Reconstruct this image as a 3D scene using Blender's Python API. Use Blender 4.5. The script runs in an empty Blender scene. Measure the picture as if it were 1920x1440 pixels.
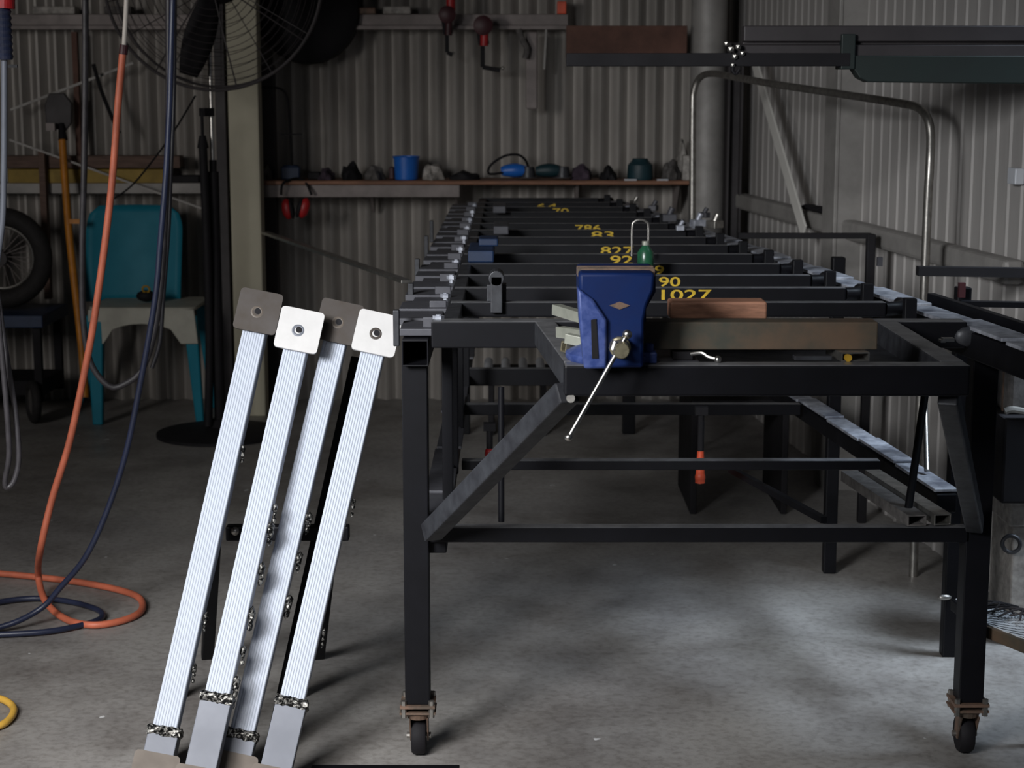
import bpy, bmesh, math, random
from mathutils import Vector, Matrix, Quaternion
random.seed(7)
SC = bpy.context.scene
COL = SC.collection
# ------------------------------------------------------------------ camera
F = 3300.0; CAMH = 1.3
PITCH = math.atan(555 / F)
CP, SP = math.cos(PITCH), math.sin(PITCH)
def ray(px, py):
    u = -(py - 720) / F
    return Vector(((px - 960) / F, CP + u * SP, -SP + u * CP))
O = Vector((0, 0, CAMH))
def U(px, py, Y):
    d = ray(px, py); return O + d * (Y / d.y)
def G(px, py, z=0.0):
    d = ray(px, py); return O + d * ((z - CAMH) / d.z)
cd = bpy.data.cameras.new('camera'); cam = bpy.data.objects.new('camera', cd); COL.objects.link(cam)
cd.sensor_width = 36; cd.lens = F * 36 / 1920; cd.clip_start = .05; cd.clip_end = 100
cam.location = O; cam.rotation_euler = (math.pi / 2 - PITCH, 0, 0)
cd.dof.use_dof = True; cd.dof.focus_distance = 3.3; cd.dof.aperture_fstop = 9
SC.camera = cam

# --------------------------------------------------------------- materials
def mat(name, c, rough=.5, metal=0.0, var=.25, scale=12.0, bump=0.0, spec=.5, c2=None, stretch=None, coat=0, thr=(.35, .65)):
    m = bpy.data.materials.new(name); m.use_nodes = True
    nt = m.node_tree; b = nt.nodes['Principled BSDF']; L = nt.links.new
    b.inputs['Roughness'].default_value = rough; b.inputs['Metallic'].default_value = metal
    b.inputs['Specular IOR Level'].default_value = spec; b.inputs['Coat Weight'].default_value = coat
    tc = nt.nodes.new('ShaderNodeTexCoord'); src = tc.outputs['Object']
    if stretch:
        mp = nt.nodes.new('ShaderNodeMapping'); mp.inputs['Scale'].default_value = stretch
        L(src, mp.inputs[0]); src = mp.outputs[0]
    n = nt.nodes.new('ShaderNodeTexNoise'); n.inputs['Scale'].default_value = scale
    n.inputs['Detail'].default_value = 6; n.inputs['Roughness'].default_value = .6; L(src, n.inputs['Vector'])
    r = nt.nodes.new('ShaderNodeValToRGB'); L(n.outputs['Fac'], r.inputs[0])
    c2 = c2 or tuple(x * (1 - var) for x in c)
    r.color_ramp.elements[0].position = thr[0]; r.color_ramp.elements[1].position = thr[1]
    r.color_ramp.elements[0].color = (*c2, 1); r.color_ramp.elements[1].color = (*c, 1)
    L(r.outputs[0], b.inputs['Base Color'])
    rr = nt.nodes.new('ShaderNodeMapRange'); L(n.outputs['Fac'], rr.inputs[0])
    rr.inputs[3].default_value = min(1, rough + .12); rr.inputs[4].default_value = max(.05, rough - .08)
    L(rr.outputs[0], b.inputs['Roughness'])
    if bump:
        bp = nt.nodes.new('ShaderNodeBump'); bp.inputs['Strength'].default_value = bump; bp.inputs['Distance'].default_value = .002
        L(n.outputs['Fac'], bp.inputs['Height']); L(bp.outputs[0], b.inputs['Normal'])
    return m
M = {}
M['black'] = mat('black_paint', (.0065, .0065, .0085), .45, 0, .4, 9, .15, spec=.16)
M['black_matt'] = mat('matt_black', (.010, .009, .011), .7, 0, .3, 9, .1, spec=.25)
M['rail'] = mat('worn_black_steel', (.042, .044, .050), .45, .2, .5, 30, .3, c2=(.02, .02, .024))
M['top_sheen'] = mat('grazing_sheen_steel', (.20, .20, .21), .35, .3, .4, 25, .2)  # pale grazing light on the bar tops, put into the colour
M['flat'] = mat('bare_flat_steel', (.55, .57, .63), .42, .4, .35, 22, .2, c2=(.18, .19, .23))
M['darkflat'] = mat('dull_flat_steel', (.075, .075, .085), .5, .3, .35, 25, .3, c2=(.055, .055, .065))
M['galv'] = mat('galvanised', (.62, .64, .68), .5, .3, .12, 8, .1)
M['post'] = mat('white_fluted_aluminium', (.45, .485, .555), .6, 0, .06, 14, .0, spec=.3)
M['postlow'] = mat('grey_primed_steel', (.15, .16, .19), .5, .1, .15, 10, .05)
M['weld'] = mat('burnt_weld', (.30, .29, .27), .35, .8, .9, 160, 1.0, c2=(.008, .008, .008), thr=(.47, .56))
M['platelight'] = mat('bright_reflection_plate', (.56, .545, .535), .5, .05, .08, 30, .1)  # bright reflection of the top plates, put into their colour
M['plategrey'] = mat('dark_reflection_plate', (.050, .041, .037), .6, .1, .2, 18, .15, c2=(.04, .029, .02))  # same plates where they reflect little, painted darker
M['platebrown'] = mat('brown_steel_plate', (.11, .088, .07), .55, .1, .2, 18, .15)
M['chrome'] = mat('chrome', (.55, .53, .50), .3, 1, .15, 20)
M['steel'] = mat('raw_steel', (.42, .40, .37), .36, .9, .4, 40, .3)
M['brass'] = mat('greasy_screw_steel', (.45, .40, .27), .35, .8, .5, 60, .3)
M['vise'] = mat('blue_enamel', (.004, .016, .078), .5, 0, .2, 25, .15, spec=.2, c2=(.004, .013, .065))
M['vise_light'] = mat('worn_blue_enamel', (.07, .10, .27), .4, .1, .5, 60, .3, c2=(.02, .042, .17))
M['rust'] = mat('rusty_brown_steel', (.19, .115, .08), .6, .2, .5, 30, .5, c2=(.08, .06, .045))
M['rustmix'] = mat('stained_steel_bar', (.12, .078, .05), .55, .1, .6, 11, .4, c2=(.05, .052, .04))
M['wood'] = mat('reddish_wood', (.55, .27, .17), .55, 0, .35, 30, .2, stretch=(1, 6, 6))
M['paint_yellow'] = mat('yellow_marker', (.55, .36, .015), .6, 0, .3, 60)
M['orange_hose'] = mat('orange_rubber', (.62, .16, .085), .5, 0, .3, 14, .1)
M['white_hose'] = mat('pale_hose', (.62, .56, .50), .45, 0, .2, 14)
M['blue_hose'] = mat('dark_blue_rubber', (.022, .028, .06), .35, 0, .3, 14)
M['black_hose'] = mat('black_rubber', (.022, .021, .026), .38, 0, .3, 14)
M['grey_hose'] = mat('dusty_black_rubber', (.05, .045, .05), .45, 0, .5, 30)
M['yellow_hose'] = mat('yellow_rubber', (.72, .42, .07), .45, 0, .3, 14)
M['red'] = mat('red_paint', (.42, .012, .015), .45, 0, .3, 14)
M['orange_red'] = mat('orange_red_paint', (.75, .10, .04), .45, 0, .3, 14)
M['dark_red'] = mat('dark_red_paint', (.05, .010, .014), .5, 0, .3, 14)
M['teal'] = mat('teal_plastic', (.012, .19, .27), .5, 0, .15, 6, spec=.2)
M['seatpale'] = mat('dusty_seat_edge', (.42, .41, .35), .55, 0, .25, 8)
M['bluep'] = mat('blue_plastic', (.015, .13, .52), .35, 0, .15, 10)
M['bluedark'] = mat('dark_blue_paint', (.005, .022, .07), .5, 0, .3, 10)
M['tealdark'] = mat('dark_teal_plastic', (.008, .035, .045), .5, 0, .3, 10)
M['purple'] = mat('purple_grey_cloth', (.06, .04, .06), .9, 0, .5, 40, .5)
M['greycloth'] = mat('grey_cloth', (.12, .11, .105), .9, 0, .5, 40, .5)
M['pale'] = mat('pale_plastic', (.40, .37, .34), .6, 0, .5, 40, .3)
M['column'] = mat('cream_column', (.44, .41, .31), .6, 0, .15, 3)
M['wallback'] = mat('zinc_cladding', (.36, .335, .31), .5, .25, .3, 3, 0, stretch=(3, 1, .5))
M['wallright'] = mat('pale_cladding', (.38, .36, .345), .6, .1, .2, 2, 0, stretch=(1, 3, .4))
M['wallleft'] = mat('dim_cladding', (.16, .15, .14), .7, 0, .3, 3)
M['roof'] = mat('roof_sheet', (.10, .10, .10), .8, 0, .3, 3)
M['purlin'] = mat('dusty_purlin', (.26, .225, .215), .6, .2, .3, 10)
M['brace'] = mat('pale_brace_steel', (.62, .60, .56), .6, 0, .1, 6)
M['girt'] = mat('grey_girt', (.30, .285, .27), .55, .2, .25, 10)
M['shelfwood'] = mat('shelf_wood', (.23, .10, .05), .6, 0, .4, 12, .2, stretch=(1, 8, 8))
M['plank'] = mat('brown_plank', (.13, .075, .055), .7, 0, .4, 12, .2, stretch=(1, 8, 8))
M['yellowplank'] = mat('yellow_paint', (.30, .19, .012), .6, 0, .4, 14)
M['orangehandle'] = mat('orange_handle', (.55, .20, .012), .5, 0, .3, 14)
M['rustboard'] = mat('rust_board', (.12, .05, .032), .7, 0, .5, 8, .2)
M['beam'] = mat('dark_beam', (.036, .030, .032), .6, 0, .3, 10)
M['greendark'] = mat('dark_green_channel', (.010, .018, .016), .55, 0, .3, 10)
M['tyre'] = mat('tyre', (.014, .012, .012), .8, 0, .3, 40, .3)
M['green'] = mat('green_glass', (.02, .10, .05), .25, 0, .4, 40)
M['greenish'] = mat('greenish_zinc', (.52, .53, .45), .32, .6, .25, 30)
M['gold'] = mat('gold_tape', (.55, .32, .03), .4, .3, .3, 30)
M['mesh'] = mat('expanded_metal', (.75, .78, .82), .5, .1, .3, 30)

# concrete floor
def concrete():
    m = bpy.data.materials.new('concrete'); m.use_nodes = True
    nt = m.node_tree; b = nt.nodes['Principled BSDF']; L = nt.links.new; N = nt.nodes.new
    tc = N('ShaderNodeTexCoord')
    def noise(s, d=6, r=.6):
        n = N('ShaderNodeTexNoise'); n.inputs['Scale'].default_value = s; n.inputs['Detail'].default_value = d
        n.inputs['Roughness'].default_value = r; L(tc.outputs['Object'], n.inputs['Vector']); return n
    def ramp(n, p0, c0, p1, c1):
        r = N('ShaderNodeValToRGB'); L(n.outputs['Fac'], r.inputs[0]); e = r.color_ramp.elements
        e[0].position = p0; e[0].color = (*c0, 1); e[1].position = p1; e[1].color = (*c1, 1); return r
    def mul(a, bb, f=1):
        x = N('ShaderNodeMix'); x.data_type = 'RGBA'; x.blend_type = 'MULTIPLY'; x.inputs[0].default_value = f
        L(a.outputs[0] if a.bl_idname != 'ShaderNodeMix' else a.outputs[2], x.inputs[6]); L(bb.outputs[0], x.inputs[7]); return x
    base = ramp(noise(1.1, 4), .35, (.215, .205, .20), .68, (.33, .315, .295))
    st = ramp(noise(3.2, 8, .65), .34, (.62, .60, .59), .56, (1, 1, 1))
    sp = ramp(noise(60, 3, .6), .30, (.74, .73, .72), .55, (1, 1, 1))
    x = mul(base, st); y = mul(x, sp)
    wn = ramp(noise(26, 2, .5), .755, (0, 0, 0), .78, (1, 1, 1))
    z = N('ShaderNodeMix'); z.data_type = 'RGBA'; L(wn.outputs[0], z.inputs[0]); L(y.outputs[2], z.inputs[6]); z.inputs[7].default_value = (.55, .55, .55, 1)
    L(z.outputs[2], b.inputs['Base Color'])
    rr = ramp(noise(2.0, 6), .3, (.36, .36, .36), .7, (.62, .62, .62)); L(rr.outputs[0], b.inputs['Roughness'])
    bp = N('ShaderNodeBump'); bp.inputs['Strength'].default_value = .35; bp.inputs['Distance'].default_value = .003
    L(noise(45, 5).outputs['Fac'], bp.inputs['Height']); L(bp.outputs[0], b.inputs['Normal'])
    return m
M['concrete'] = concrete()

# ----------------------------------------------------------------- helpers
W = {}      # world origin of every object built, by name
def origin(o): return W[o.name]
def tag(o, label=None, cat=None, group=None, kind=None):
    if label: o['label'] = label
    if cat: o['category'] = cat
    if group: o['group'] = group
    if kind: o['kind'] = kind
    return o
def thing(name, loc, label, cat, group=None):
    o = bpy.data.objects.new(name, None); COL.objects.link(o); o.location = loc
    o.empty_display_size = .05
    W[o.name] = Vector(loc); return tag(o, label, cat, group)
def obj(name, bm, m, parent=None, smooth=False, bevel=0, label=None):
    me = bpy.data.meshes.new(name)
    if parent is not None: off = origin(parent)
    else:
        vs = [v.co for v in bm.verts]
        off = Vector((sum(v.x for v in vs) / len(vs), sum(v.y for v in vs) / len(vs), min(v.z for v in vs)))
    bmesh.ops.translate(bm, verts=bm.verts, vec=-off)
    bmesh.ops.recalc_face_normals(bm, faces=bm.faces)
    bm.to_mesh(me); bm.free()
    if isinstance(m, str): m = M[m]
    me.materials.append(m)
    if smooth:
        for p in me.polygons: p.use_smooth = True
    o = bpy.data.objects.new(name, me); COL.objects.link(o)
    if parent is not None: o.parent = parent
    else: o.location = off
    W[o.name] = off.copy()
    if bevel:
        b = o.modifiers.new('bevel', 'BEVEL'); b.width = bevel; b.segments = 2; b.limit_method = 'ANGLE'
        b.harden_normals = False
    if smooth:
        try:
            me.set_sharp_from_angle(angle=math.radians(40))
        except Exception: pass
    if label: o['label'] = label
    return o
def B(): return bmesh.new()
def lit_top(o, m='top_sheen'):  # upward faces get a paler colour standing for grazing light
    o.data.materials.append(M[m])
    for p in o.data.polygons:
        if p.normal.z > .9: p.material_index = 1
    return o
def box(bm, c, s, R=None):
    """centre, full size, optional 3x3 rotation"""
    c = Vector(c); vs = []
    for i in (-.5, .5):
        for j in (-.5, .5):
            for k in (-.5, .5):
                v = Vector((i * s[0], j * s[1], k * s[2]))
                if R is not None: v = R @ v
                vs.append(bm.verts.new(c + v))
    for f in ((0, 1, 3, 2), (4, 6, 7, 5), (0, 4, 5, 1), (2, 3, 7, 6), (0, 2, 6, 4), (1, 5, 7, 3)):
        bm.faces.new([vs[i] for i in f])
    return bm
def bx(bm, x0, x1, y0, y1, z0, z1):
    return box(bm, ((x0 + x1) / 2, (y0 + y1) / 2, (z0 + z1) / 2), (abs(x1 - x0), abs(y1 - y0), abs(z1 - z0)))
def frame_of(d, up=Vector((0, 0, 1))):
    d = d.normalized()
    if abs(d.dot(up)) > .98: up = Vector((0, 1, 0))
    x = up.cross(d).normalized(); y = d.cross(x).normalized()
    return Matrix((x, y, d)).transposed()
def bar(bm, p, q, w, h, up=Vector((0, 0, 1))):
    """box from p to q, w sideways, h along up"""
    p, q = Vector(p), Vector(q)
    return box(bm, (p + q) / 2, (w, h, (q - p).length), frame_of(q - p, up))
def hollow(bm, p, q, w, h, t=.003, up=Vector((0, 0, 1))):
    """rectangular tube with open ends"""
    p, q = Vector(p), Vector(q); R = frame_of(q - p, up)
    def ring(c, a, b): return [bm.verts.new(c + R @ Vector((i * a / 2, j * b / 2, 0))) for i, j in ((-1, -1), (1, -1), (1, 1), (-1, 1))]
    o0, i0, o1, i1 = ring(p, w, h), ring(p, w - 2 * t, h - 2 * t), ring(q, w, h), ring(q, w - 2 * t, h - 2 * t)
    for k in range(4):
        n = (k + 1) % 4
        bm.faces.new((o0[k], o0[n], o1[n], o1[k])); bm.faces.new((i0[n], i0[k], i1[k], i1[n]))
        bm.faces.new((o0[n], o0[k], i0[k], i0[n])); bm.faces.new((o1[k], o1[n], i1[n], i1[k]))
    return bm
def cyl(bm, p, q, r, r2=None, n=20, caps=True):
    p, q = Vector(p), Vector(q); R = frame_of(q - p); r2 = r if r2 is None else r2
    a, b = [], []
    for k in range(n):
        t = 2 * math.pi * k / n; v = Vector((math.cos(t), math.sin(t), 0))
        a.append(bm.verts.new(p + R @ (v * r))); b.append(bm.verts.new(q + R @ (v * r2)))
    for k in range(n): bm.faces.new((a[k], a[(k + 1) % n], b[(k + 1) % n], b[k]))
    if caps: bm.faces.new(a[::-1]); bm.faces.new(b)
    return bm
def lathe(bm, c, prof, n=28, axis=Vector((0, 0, 1)), close=True):
    """prof: list of (radius, height) along axis"""
    R = frame_of(axis); c = Vector(c); rings = []
    for r, h in prof:
        rings.append([bm.verts.new(c + R @ Vector((max(r, 1e-4) * math.cos(2 * math.pi * k / n), max(r, 1e-4) * math.sin(2 * math.pi * k / n), h))) for k in range(n)])
    for a, b in zip(rings, rings[1:]):
        for k in range(n): bm.faces.new((a[k], a[(k + 1) % n], b[(k + 1) % n], b[k]))
    if close: bm.faces.new(rings[0][::-1]); bm.faces.new(rings[-1])
    return bm
def ball(bm, c, r, s=(1, 1, 1), sub=2):
    g = bmesh.ops.create_icosphere(bm, subdivisions=sub, radius=r)
    for v in g['verts']: v.co = Vector((v.co.x * s[0], v.co.y * s[1], v.co.z * s[2])) + Vector(c)
    return g['verts']
def smoothpath(pts, sub=8, closed=False):
    pts = [Vector(p) for p in pts]; out = []; n = len(pts)
    for i in range(n if closed else n - 1):
        if closed: p0, p1, p2, p3 = pts[i - 1], pts[i], pts[(i + 1) % n], pts[(i + 2) % n]
        else: p0, p1, p2, p3 = pts[max(i - 1, 0)], pts[i], pts[i + 1], pts[min(i + 2, n - 1)]
        for k in range(sub):
            t = k / sub
            out.append(.5 * ((2 * p1) + (-p0 + p2) * t + (2 * p0 - 5 * p1 + 4 * p2 - p3) * t * t + (-p0 + 3 * p1 - 3 * p2 + p3) * t ** 3))
    if not closed: out.append(pts[-1])
    return out
def tube(bm, pts, r, n=10, sub=8, closed=False, smooth=True):
    P = smoothpath(pts, sub, closed) if smooth else [Vector(p) for p in pts]
    rings = []; R = None; m = len(P)
    for i, p in enumerate(P):
        if closed: d = P[(i + 1) % m] - P[i - 1]
        else: d = P[min(i + 1, m - 1)] - P[max(i - 1, 0)]
        if d.length < 1e-9: d = Vector((0, 0, 1))
        d.normalize()
        if R is None: x = frame_of(d).col[0].copy()
        else: x = (R - d * R.dot(d)).normalized()
        R = x; y = d.cross(x)
        rr = r[i] if isinstance(r, (list, tuple)) else r
        rings.append([bm.verts.new(p + (x * math.cos(2 * math.pi * k / n) + y * math.sin(2 * math.pi * k / n)) * rr) for k in range(n)])
    for i in range(m - (0 if closed else 1)):
        a, b = rings[i], rings[(i + 1) % m]
        for k in range(n): bm.faces.new((a[k], a[(k + 1) % n], b[(k + 1) % n], b[k]))
    if not closed: bm.faces.new(rings[0][::-1]); bm.faces.new(rings[-1])
    return bm
def prism(bm, pts, v):
    """extrude closed outline (world points) along vector v"""
    v = Vector(v); a = [bm.verts.new(Vector(p)) for p in pts]; b = [bm.verts.new(Vector(p) + v) for p in pts]
    bm.faces.new(a); bm.faces.new(b[::-1]); n = len(a)
    for k in range(n): bm.faces.new((a[k], b[k], b[(k + 1) % n], a[(k + 1) % n]))
    return bm
def ring(c, r, axis, n=48):
    R = frame_of(Vector(axis)); return [Vector(c) + R @ Vector((r * math.cos(2 * math.pi * k / n), r * math.sin(2 * math.pi * k / n), 0)) for k in range(n)]
def one(name, bm, m, label, cat, group=None, **k):
    return tag(obj(name, bm, m, **k), label, cat, group)
def struct(name, bm, m, **k):
    return tag(obj(name, bm, m, **k), kind='structure')

# ------------------------------------------------------------- the setting
WY = 7.32; WX0 = .93; SL = .112
def wx(Y): return WX0 + SL * (WY - Y)        # right wall plane
def corrug(p, q, z0, z1, pitch, amp, shape='sin', per=8):
    bm = B(); p, q = Vector((*p, 0)), Vector((*q, 0)); L = (q - p).length; d = (q - p) / L; nrm = Vector((-d.y, d.x, 0))
    n = int(L / pitch * per); rows = []
    for k in range(n + 1):
        s = L * k / n; ph = (s / pitch) % 1
        if shape == 'sin': h = amp * math.sin(2 * math.pi * ph)
        else: h = amp if ph < .12 else (amp * (1 - (ph - .12) / .06) if ph < .18 else (0 if ph < .94 else amp * (ph - .94) / .06))
        c = p + d * s + nrm * h
        rows.append((bm.verts.new((c.x, c.y, z0)), bm.verts.new((c.x, c.y, z1))))
    for a, b in zip(rows, rows[1:]): bm.faces.new((a[0], b[0], b[1], a[1]))
    return bm
b = B(); bx(b, -6, 5, -6, 8, -.12, 0); struct('floor', b, 'concrete')
struct('wall_back', corrug((WX0 + .05, WY + .02), (-3.3, WY + .02), 0, 3.4, .0745, .0175), 'wallback', smooth=True)
struct('wall_right', corrug((wx(4.28), 4.28), (wx(WY + .05), WY + .05), 0, 3.4, .085, .005, 'rib', 16), 'wallright')
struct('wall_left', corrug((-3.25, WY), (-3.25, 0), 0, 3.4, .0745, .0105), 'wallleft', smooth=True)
b = B(); bx(b, wx(4.28) - .01, wx(4.28) + .07, 4.22, 4.28, 0, 3.4); struct('trim_1', b, 'girt')
b = B(); bx(b, -3.4, 2.6, -.2, WY + .1, 3.4, 3.5); struct('ceiling', b, 'roof')

# ------------------------------------------------------ wall rails & columns
Yb = WY - .03
def zat(py, Y, px=960): return U(px, py, Y).z
def xat(px, py, Y): return U(px, py, Y).x
# upper purlin on the back wall
b = B(); bx(b, -3.2, xat(1065, 40, 7.24), 7.22, 7.30, zat(48, 7.24), zat(27, 7.24)); bx(b, -3.2, xat(1065, 40, 7.24), 7.20, 7.225, zat(56, 7.24), zat(48, 7.24))
tag(obj('wall_rail', b, 'purlin', bevel=.003), 'dusty grey steel rail running along the top of the back wall, clamps hanging from it', 'wall rail')
# lower girt behind chair
b = B(); bx(b, -3.2, xat(383, 350, 7.24), 7.20, 7.30, zat(362, 7.24), zat(342, 7.24))
tag(obj('wall_rail', b, 'girt', bevel=.003), 'pale steel rail on the back wall above the teal chair', 'wall rail')
# timber shelf + edge
sh = thing('wall_shelf', (xat(700, 350, 7.15), 7.15, zat(345, 7.15)), 'long narrow workshop shelf on the corrugated wall, holding the blue tub and tools', 'shelf')
SZ = zat(338, 7.10); Sx0, Sx1 = xat(494, 340, 7.1), xat(1300, 340, 7.1)
b = B(); bx(b, Sx0, Sx1, 7.06, 7.305, SZ - .016, SZ); obj('shelf_board', b, 'shelfwood', sh, bevel=.002, label='reddish brown wooden board')
b = B(); bx(b, Sx0, xat(862, 340, 7.1), 7.075, 7.10, SZ - .066, SZ - .017); obj('edge_strip', b, 'purlin', sh, bevel=.002, label='dull grey strip under the left half of the board')
for px in (520, 690, 850, 1080, 1270):
    x = xat(px, 350, 7.1); b = B(); prism(b, [(x, 7.12, SZ - .017), (x, 7.305, SZ - .017), (x, 7.305, SZ - .14), (x, 7.28, SZ - .14)], (.012, 0, 0)); obj('shelf_bracket', b, 'purlin', sh)
# cream column left
b = B(); x0, x1 = xat(430, 300, 6.95), xat(487, 300, 6.95); bx(b, x0, x1, 6.95, 7.05, 0, 3.4)
bx(b, x0 + .005, x0 + .05, 7.05, 7.28, 0, 3.4)
tag(obj('steel_column', b, 'column', bevel=.004), 'cream painted square column in front of the back wall, right of the fan', 'column')
# round column right
b = B(); cyl(b, (xat(1326, 300, 7.1), 7.12, 0), (xat(1326, 300, 7.1), 7.12, 3.4), .072, n=36)
one('round_column', b, 'girt', 'thick round grey column at the right end of the back wall', 'column', smooth=True)
b = B(); x0, x1 = xat(1364, 250, 7.0), xat(1392, 250, 7.0)
bx(b, x0, x0 + .008, 7.0, 7.12, .0, zat(80, 7)); bx(b, x0, x1, 7.05, 7.058, 0, zat(80, 7)); bx(b, x1 - .008, x1, 7.0, 7.12, 0, zat(80, 7))
one('steel_beam', b, 'beam', 'dark upright steel beam in the corner right of the round column', 'beam')
# right wall column
def wallpt(px, py, off=0):
    """point on the right wall seen at px,py, moved off the wall by off"""
    d = ray(px, py); t = (WX0 - off + SL * WY) / (d.x + SL * d.y); return O + d * t
p = wallpt(1600, 300, .0); b = B()
du = Vector((-SL, 1, 0)).normalized(); dn = Vector((-1, -SL, 0)).normalized()
def wbox(bm, c, al, off, z0, z1):
    c = Vector((c.x, c.y, (z0 + z1) / 2)) + dn * (off / 2 + .004)
    R = Matrix((du, dn, Vector((0, 0, 1)))).transposed(); return box(bm, c, (al, off, z1 - z0), R)
wbox(b, p, .012, .09, 0, 3.4); wbox(b, p - du * .11, .012, .09, 0, 3.4); wbox(b, p - du * .055 , .11, .012, 0, 3.4)
b2 = b; c = p - du * .055 + dn * .09; R = Matrix((du, dn, Vector((0, 0, 1)))).transposed(); box(b2, (c.x, c.y, 1.7), (.13, .012, 3.4), R)
tag(obj('wall_column', b, 'girt', bevel=.002), 'pale grey steel column standing against the right wall', 'column')
# girt along right wall
gz = .885
b = B(); q0, q1 = wallpt(1362, 370, .03), Vector((wx(2.4) - .03, 2.4, gz))
q0 = Vector((wx(7.2) - .04, 7.2, gz - .03)); q1 = Vector((wx(4.29) - .04, 4.29, gz - .03)); bar(b, q0, q1, .055, .06)
tag(obj('wall_rail', b, 'girt', bevel=.012), 'pale grey rail running along the right wall behind the rack', 'wall rail')
b = B(); bar(b, wallpt(1410, 100, .10), wallpt(1508, 436, .10), .06, .008, dn)
tag(obj('wall_brace', b, 'brace', bevel=.002), 'slanting pale flat brace on the right wall left of the column', 'brace')
# debris on girt
b = B()
for px, py in ((1518, 378), (1532, 381), (1546, 385), (1560, 392)):
    p = wallpt(px, py, .05); ball(b, (p.x, p.y, gz + .012), .022, (1.4, 1.6, .5))
one('glove', b, 'black_matt', 'dark crumpled glove lying on the right wall rail beside the column', 'glove', smooth=True)

# -------------------------------------------------------- fabrication rack
FY = 3.282; TZ = .87
rack = thing('welding_rack', (.35, FY, 0), 'long black welded steel rack on casters with many crossbars, running to the back wall', 'rack')
Lx = -.181
def rx(Y): return .893 - .128 * (Y - 3.1)
# left rail and right rail
b = B(); hollow(b, (Lx, FY - .03, .811), (Lx, 7.0, .811), .05, .05); obj('rail', b, 'black', rack, bevel=.002)
b = B(); bar(b, (rx(2.3) + .01, 2.3, .825), (rx(7.0) + .01, 7.0, .825), .055, .05); obj('rail', b, 'black', rack, bevel=.003)
b = B(); bar(b, (Lx + .065, FY + .01, .845), (Lx + .065, 7.0, .845), .03, .045); obj('inner_rail', b, 'rail', rack, bevel=.002)
# cleats and plates on the left rail
for k in range(28):
    y0 = FY + .0 + k * .131; w = .085 + .02 * ((k * 7) % 3) / 2
    b = B(); box(b, (Lx + .012 - .008 * ((k * 5) % 3), y0 + .06, .846 + .003 * (k % 3)), (w, .118, .014)); 
    if k % 2 == 0: box(b, (Lx + .03, y0 + .03, .862), (.035, .012, .02))
    obj('rail_plate', b, 'darkflat', rack, bevel=.002)
for k in range(10):
    b = B(); cyl(b, (Lx + .042, FY + .02 + k * .36, .852), (Lx + .042, FY + .02 + k * .36, .878), .005, n=10)
    cyl(b, (Lx + .042, FY + .02 + k * .36, .868), (Lx + .042, FY + .02 + k * .36, .876), .011, n=6)
    obj('bolt', b, 'flat', rack)
# small clips standing at the outer side of the left rail
for py, px in ((600, 753), (548, 779), (500, 790), (455, 806), (425, 815)):
    p = G(px, py, .86); b = B(); box(b, (p.x - .01, p.y, .845), (.012, .02, .07)); obj('clip', b, 'rail', rack, bevel=.002)
# plates on the right rail
yy = 2.35; k = 0
while yy < 6.9:
    L = (.24, .31, .2, .27)[k % 4]; c = Vector((rx(yy + L / 2) + .012, yy + L / 2, .8535 + .004 * (k % 2)))
    b = B(); ang = Matrix.Rotation(math.atan(.128) + (-.012, .01, .0)[k % 3], 3, 'Z'); box(b, c, (.062, L - .012, .007), ang)
    obj('rail_plate', b, 'flat', rack, bevel=.0015, label='pale bare steel plate'); yy += L; k += 1
# crossbars with upright stubs
NUM = {2: ('1027', 1241, 1335), 3: ('90', 1236, 1276), 4: ('9', 1228, 1245), 5: ('92', 1144, 1186), 6: ('827', 1126, 1188), 8: ('83', 1108, 1150), 9: ('786', 1078, 1126), 12: ('70', 1036, 1066), 13: ('64', 1006, 1044)}
def text_mesh(s):
    c = bpy.data.curves.new('t', 'FONT'); c.body = s; c.size = 1; c.extrude = 0.004; c.offset = .012
    o = bpy.data.objects.new('t', c); COL.objects.link(o); bpy.context.view_layer.update()
    me = bpy.data.meshes.new_from_object(o.evaluated_get(bpy.context.evaluated_depsgraph_get()))
    bm = B(); bm.from_mesh(me); bpy.data.objects.remove(o); bpy.data.meshes.remove(me); return bm
for k in range(15):
    Y = 3.308 + .264 * k; xr = .804 - .122 * (Y - 3.469)
    if k == 0:
        b = B(); bar(b, (Lx + .03, FY, TZ - .025), (rx(FY) - .02, FY, TZ - .025), .05, .05)
        cb = lit_top(obj('crossbar', b, 'black', rack, bevel=.003))
    else:
        b = B(); bar(b, (Lx + .055, Y, TZ - .015), (xr - .03, Y, TZ - .015), .03, .03)
        cb = lit_top(obj('crossbar', b, 'black', rack, bevel=.003))
        # rounded return at the right end of the bar
        b = B(); tube(b, [(xr - .03, Y, TZ - .015), (xr + .0, Y + .012, TZ - .015), (xr + .02, Y + .05, TZ - .015), (xr + .022, Y + .10, TZ - .017)], .0145, n=10)
        obj('bar_bend', b, 'black', cb, smooth=True)
        b = B(); bx(b, xr - .012, xr + .012, Y - .105, Y - .08, .815, TZ + .018); obj('stub', b, 'black', rack, bevel=.002)
    if k in NUM:
        s, a, c = NUM[k]; fy = Y - .0152
        xa, xb = xat(a, 500, fy), xat(c, 500, fy)
        bm = text_mesh(s); xs = [v.co.x for v in bm.verts]; zs = [v.co.y for v in bm.verts]
        sx = (xb - xa) / (max(xs) - min(xs)); sz = .0225 / (max(zs) - min(zs)); mx, mz = min(xs), min(zs)
        for v in bm.verts:
            X = xa + (v.co.x - mx) * sx; Z = TZ - .0265 + (v.co.y - mz) * sz; v.co = Vector((X, fy + .0005 - v.co.z * .1, Z))
        obj('painted_number', bm, 'paint_yellow', cb, label='yellow hand painted number ' + s)
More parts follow.
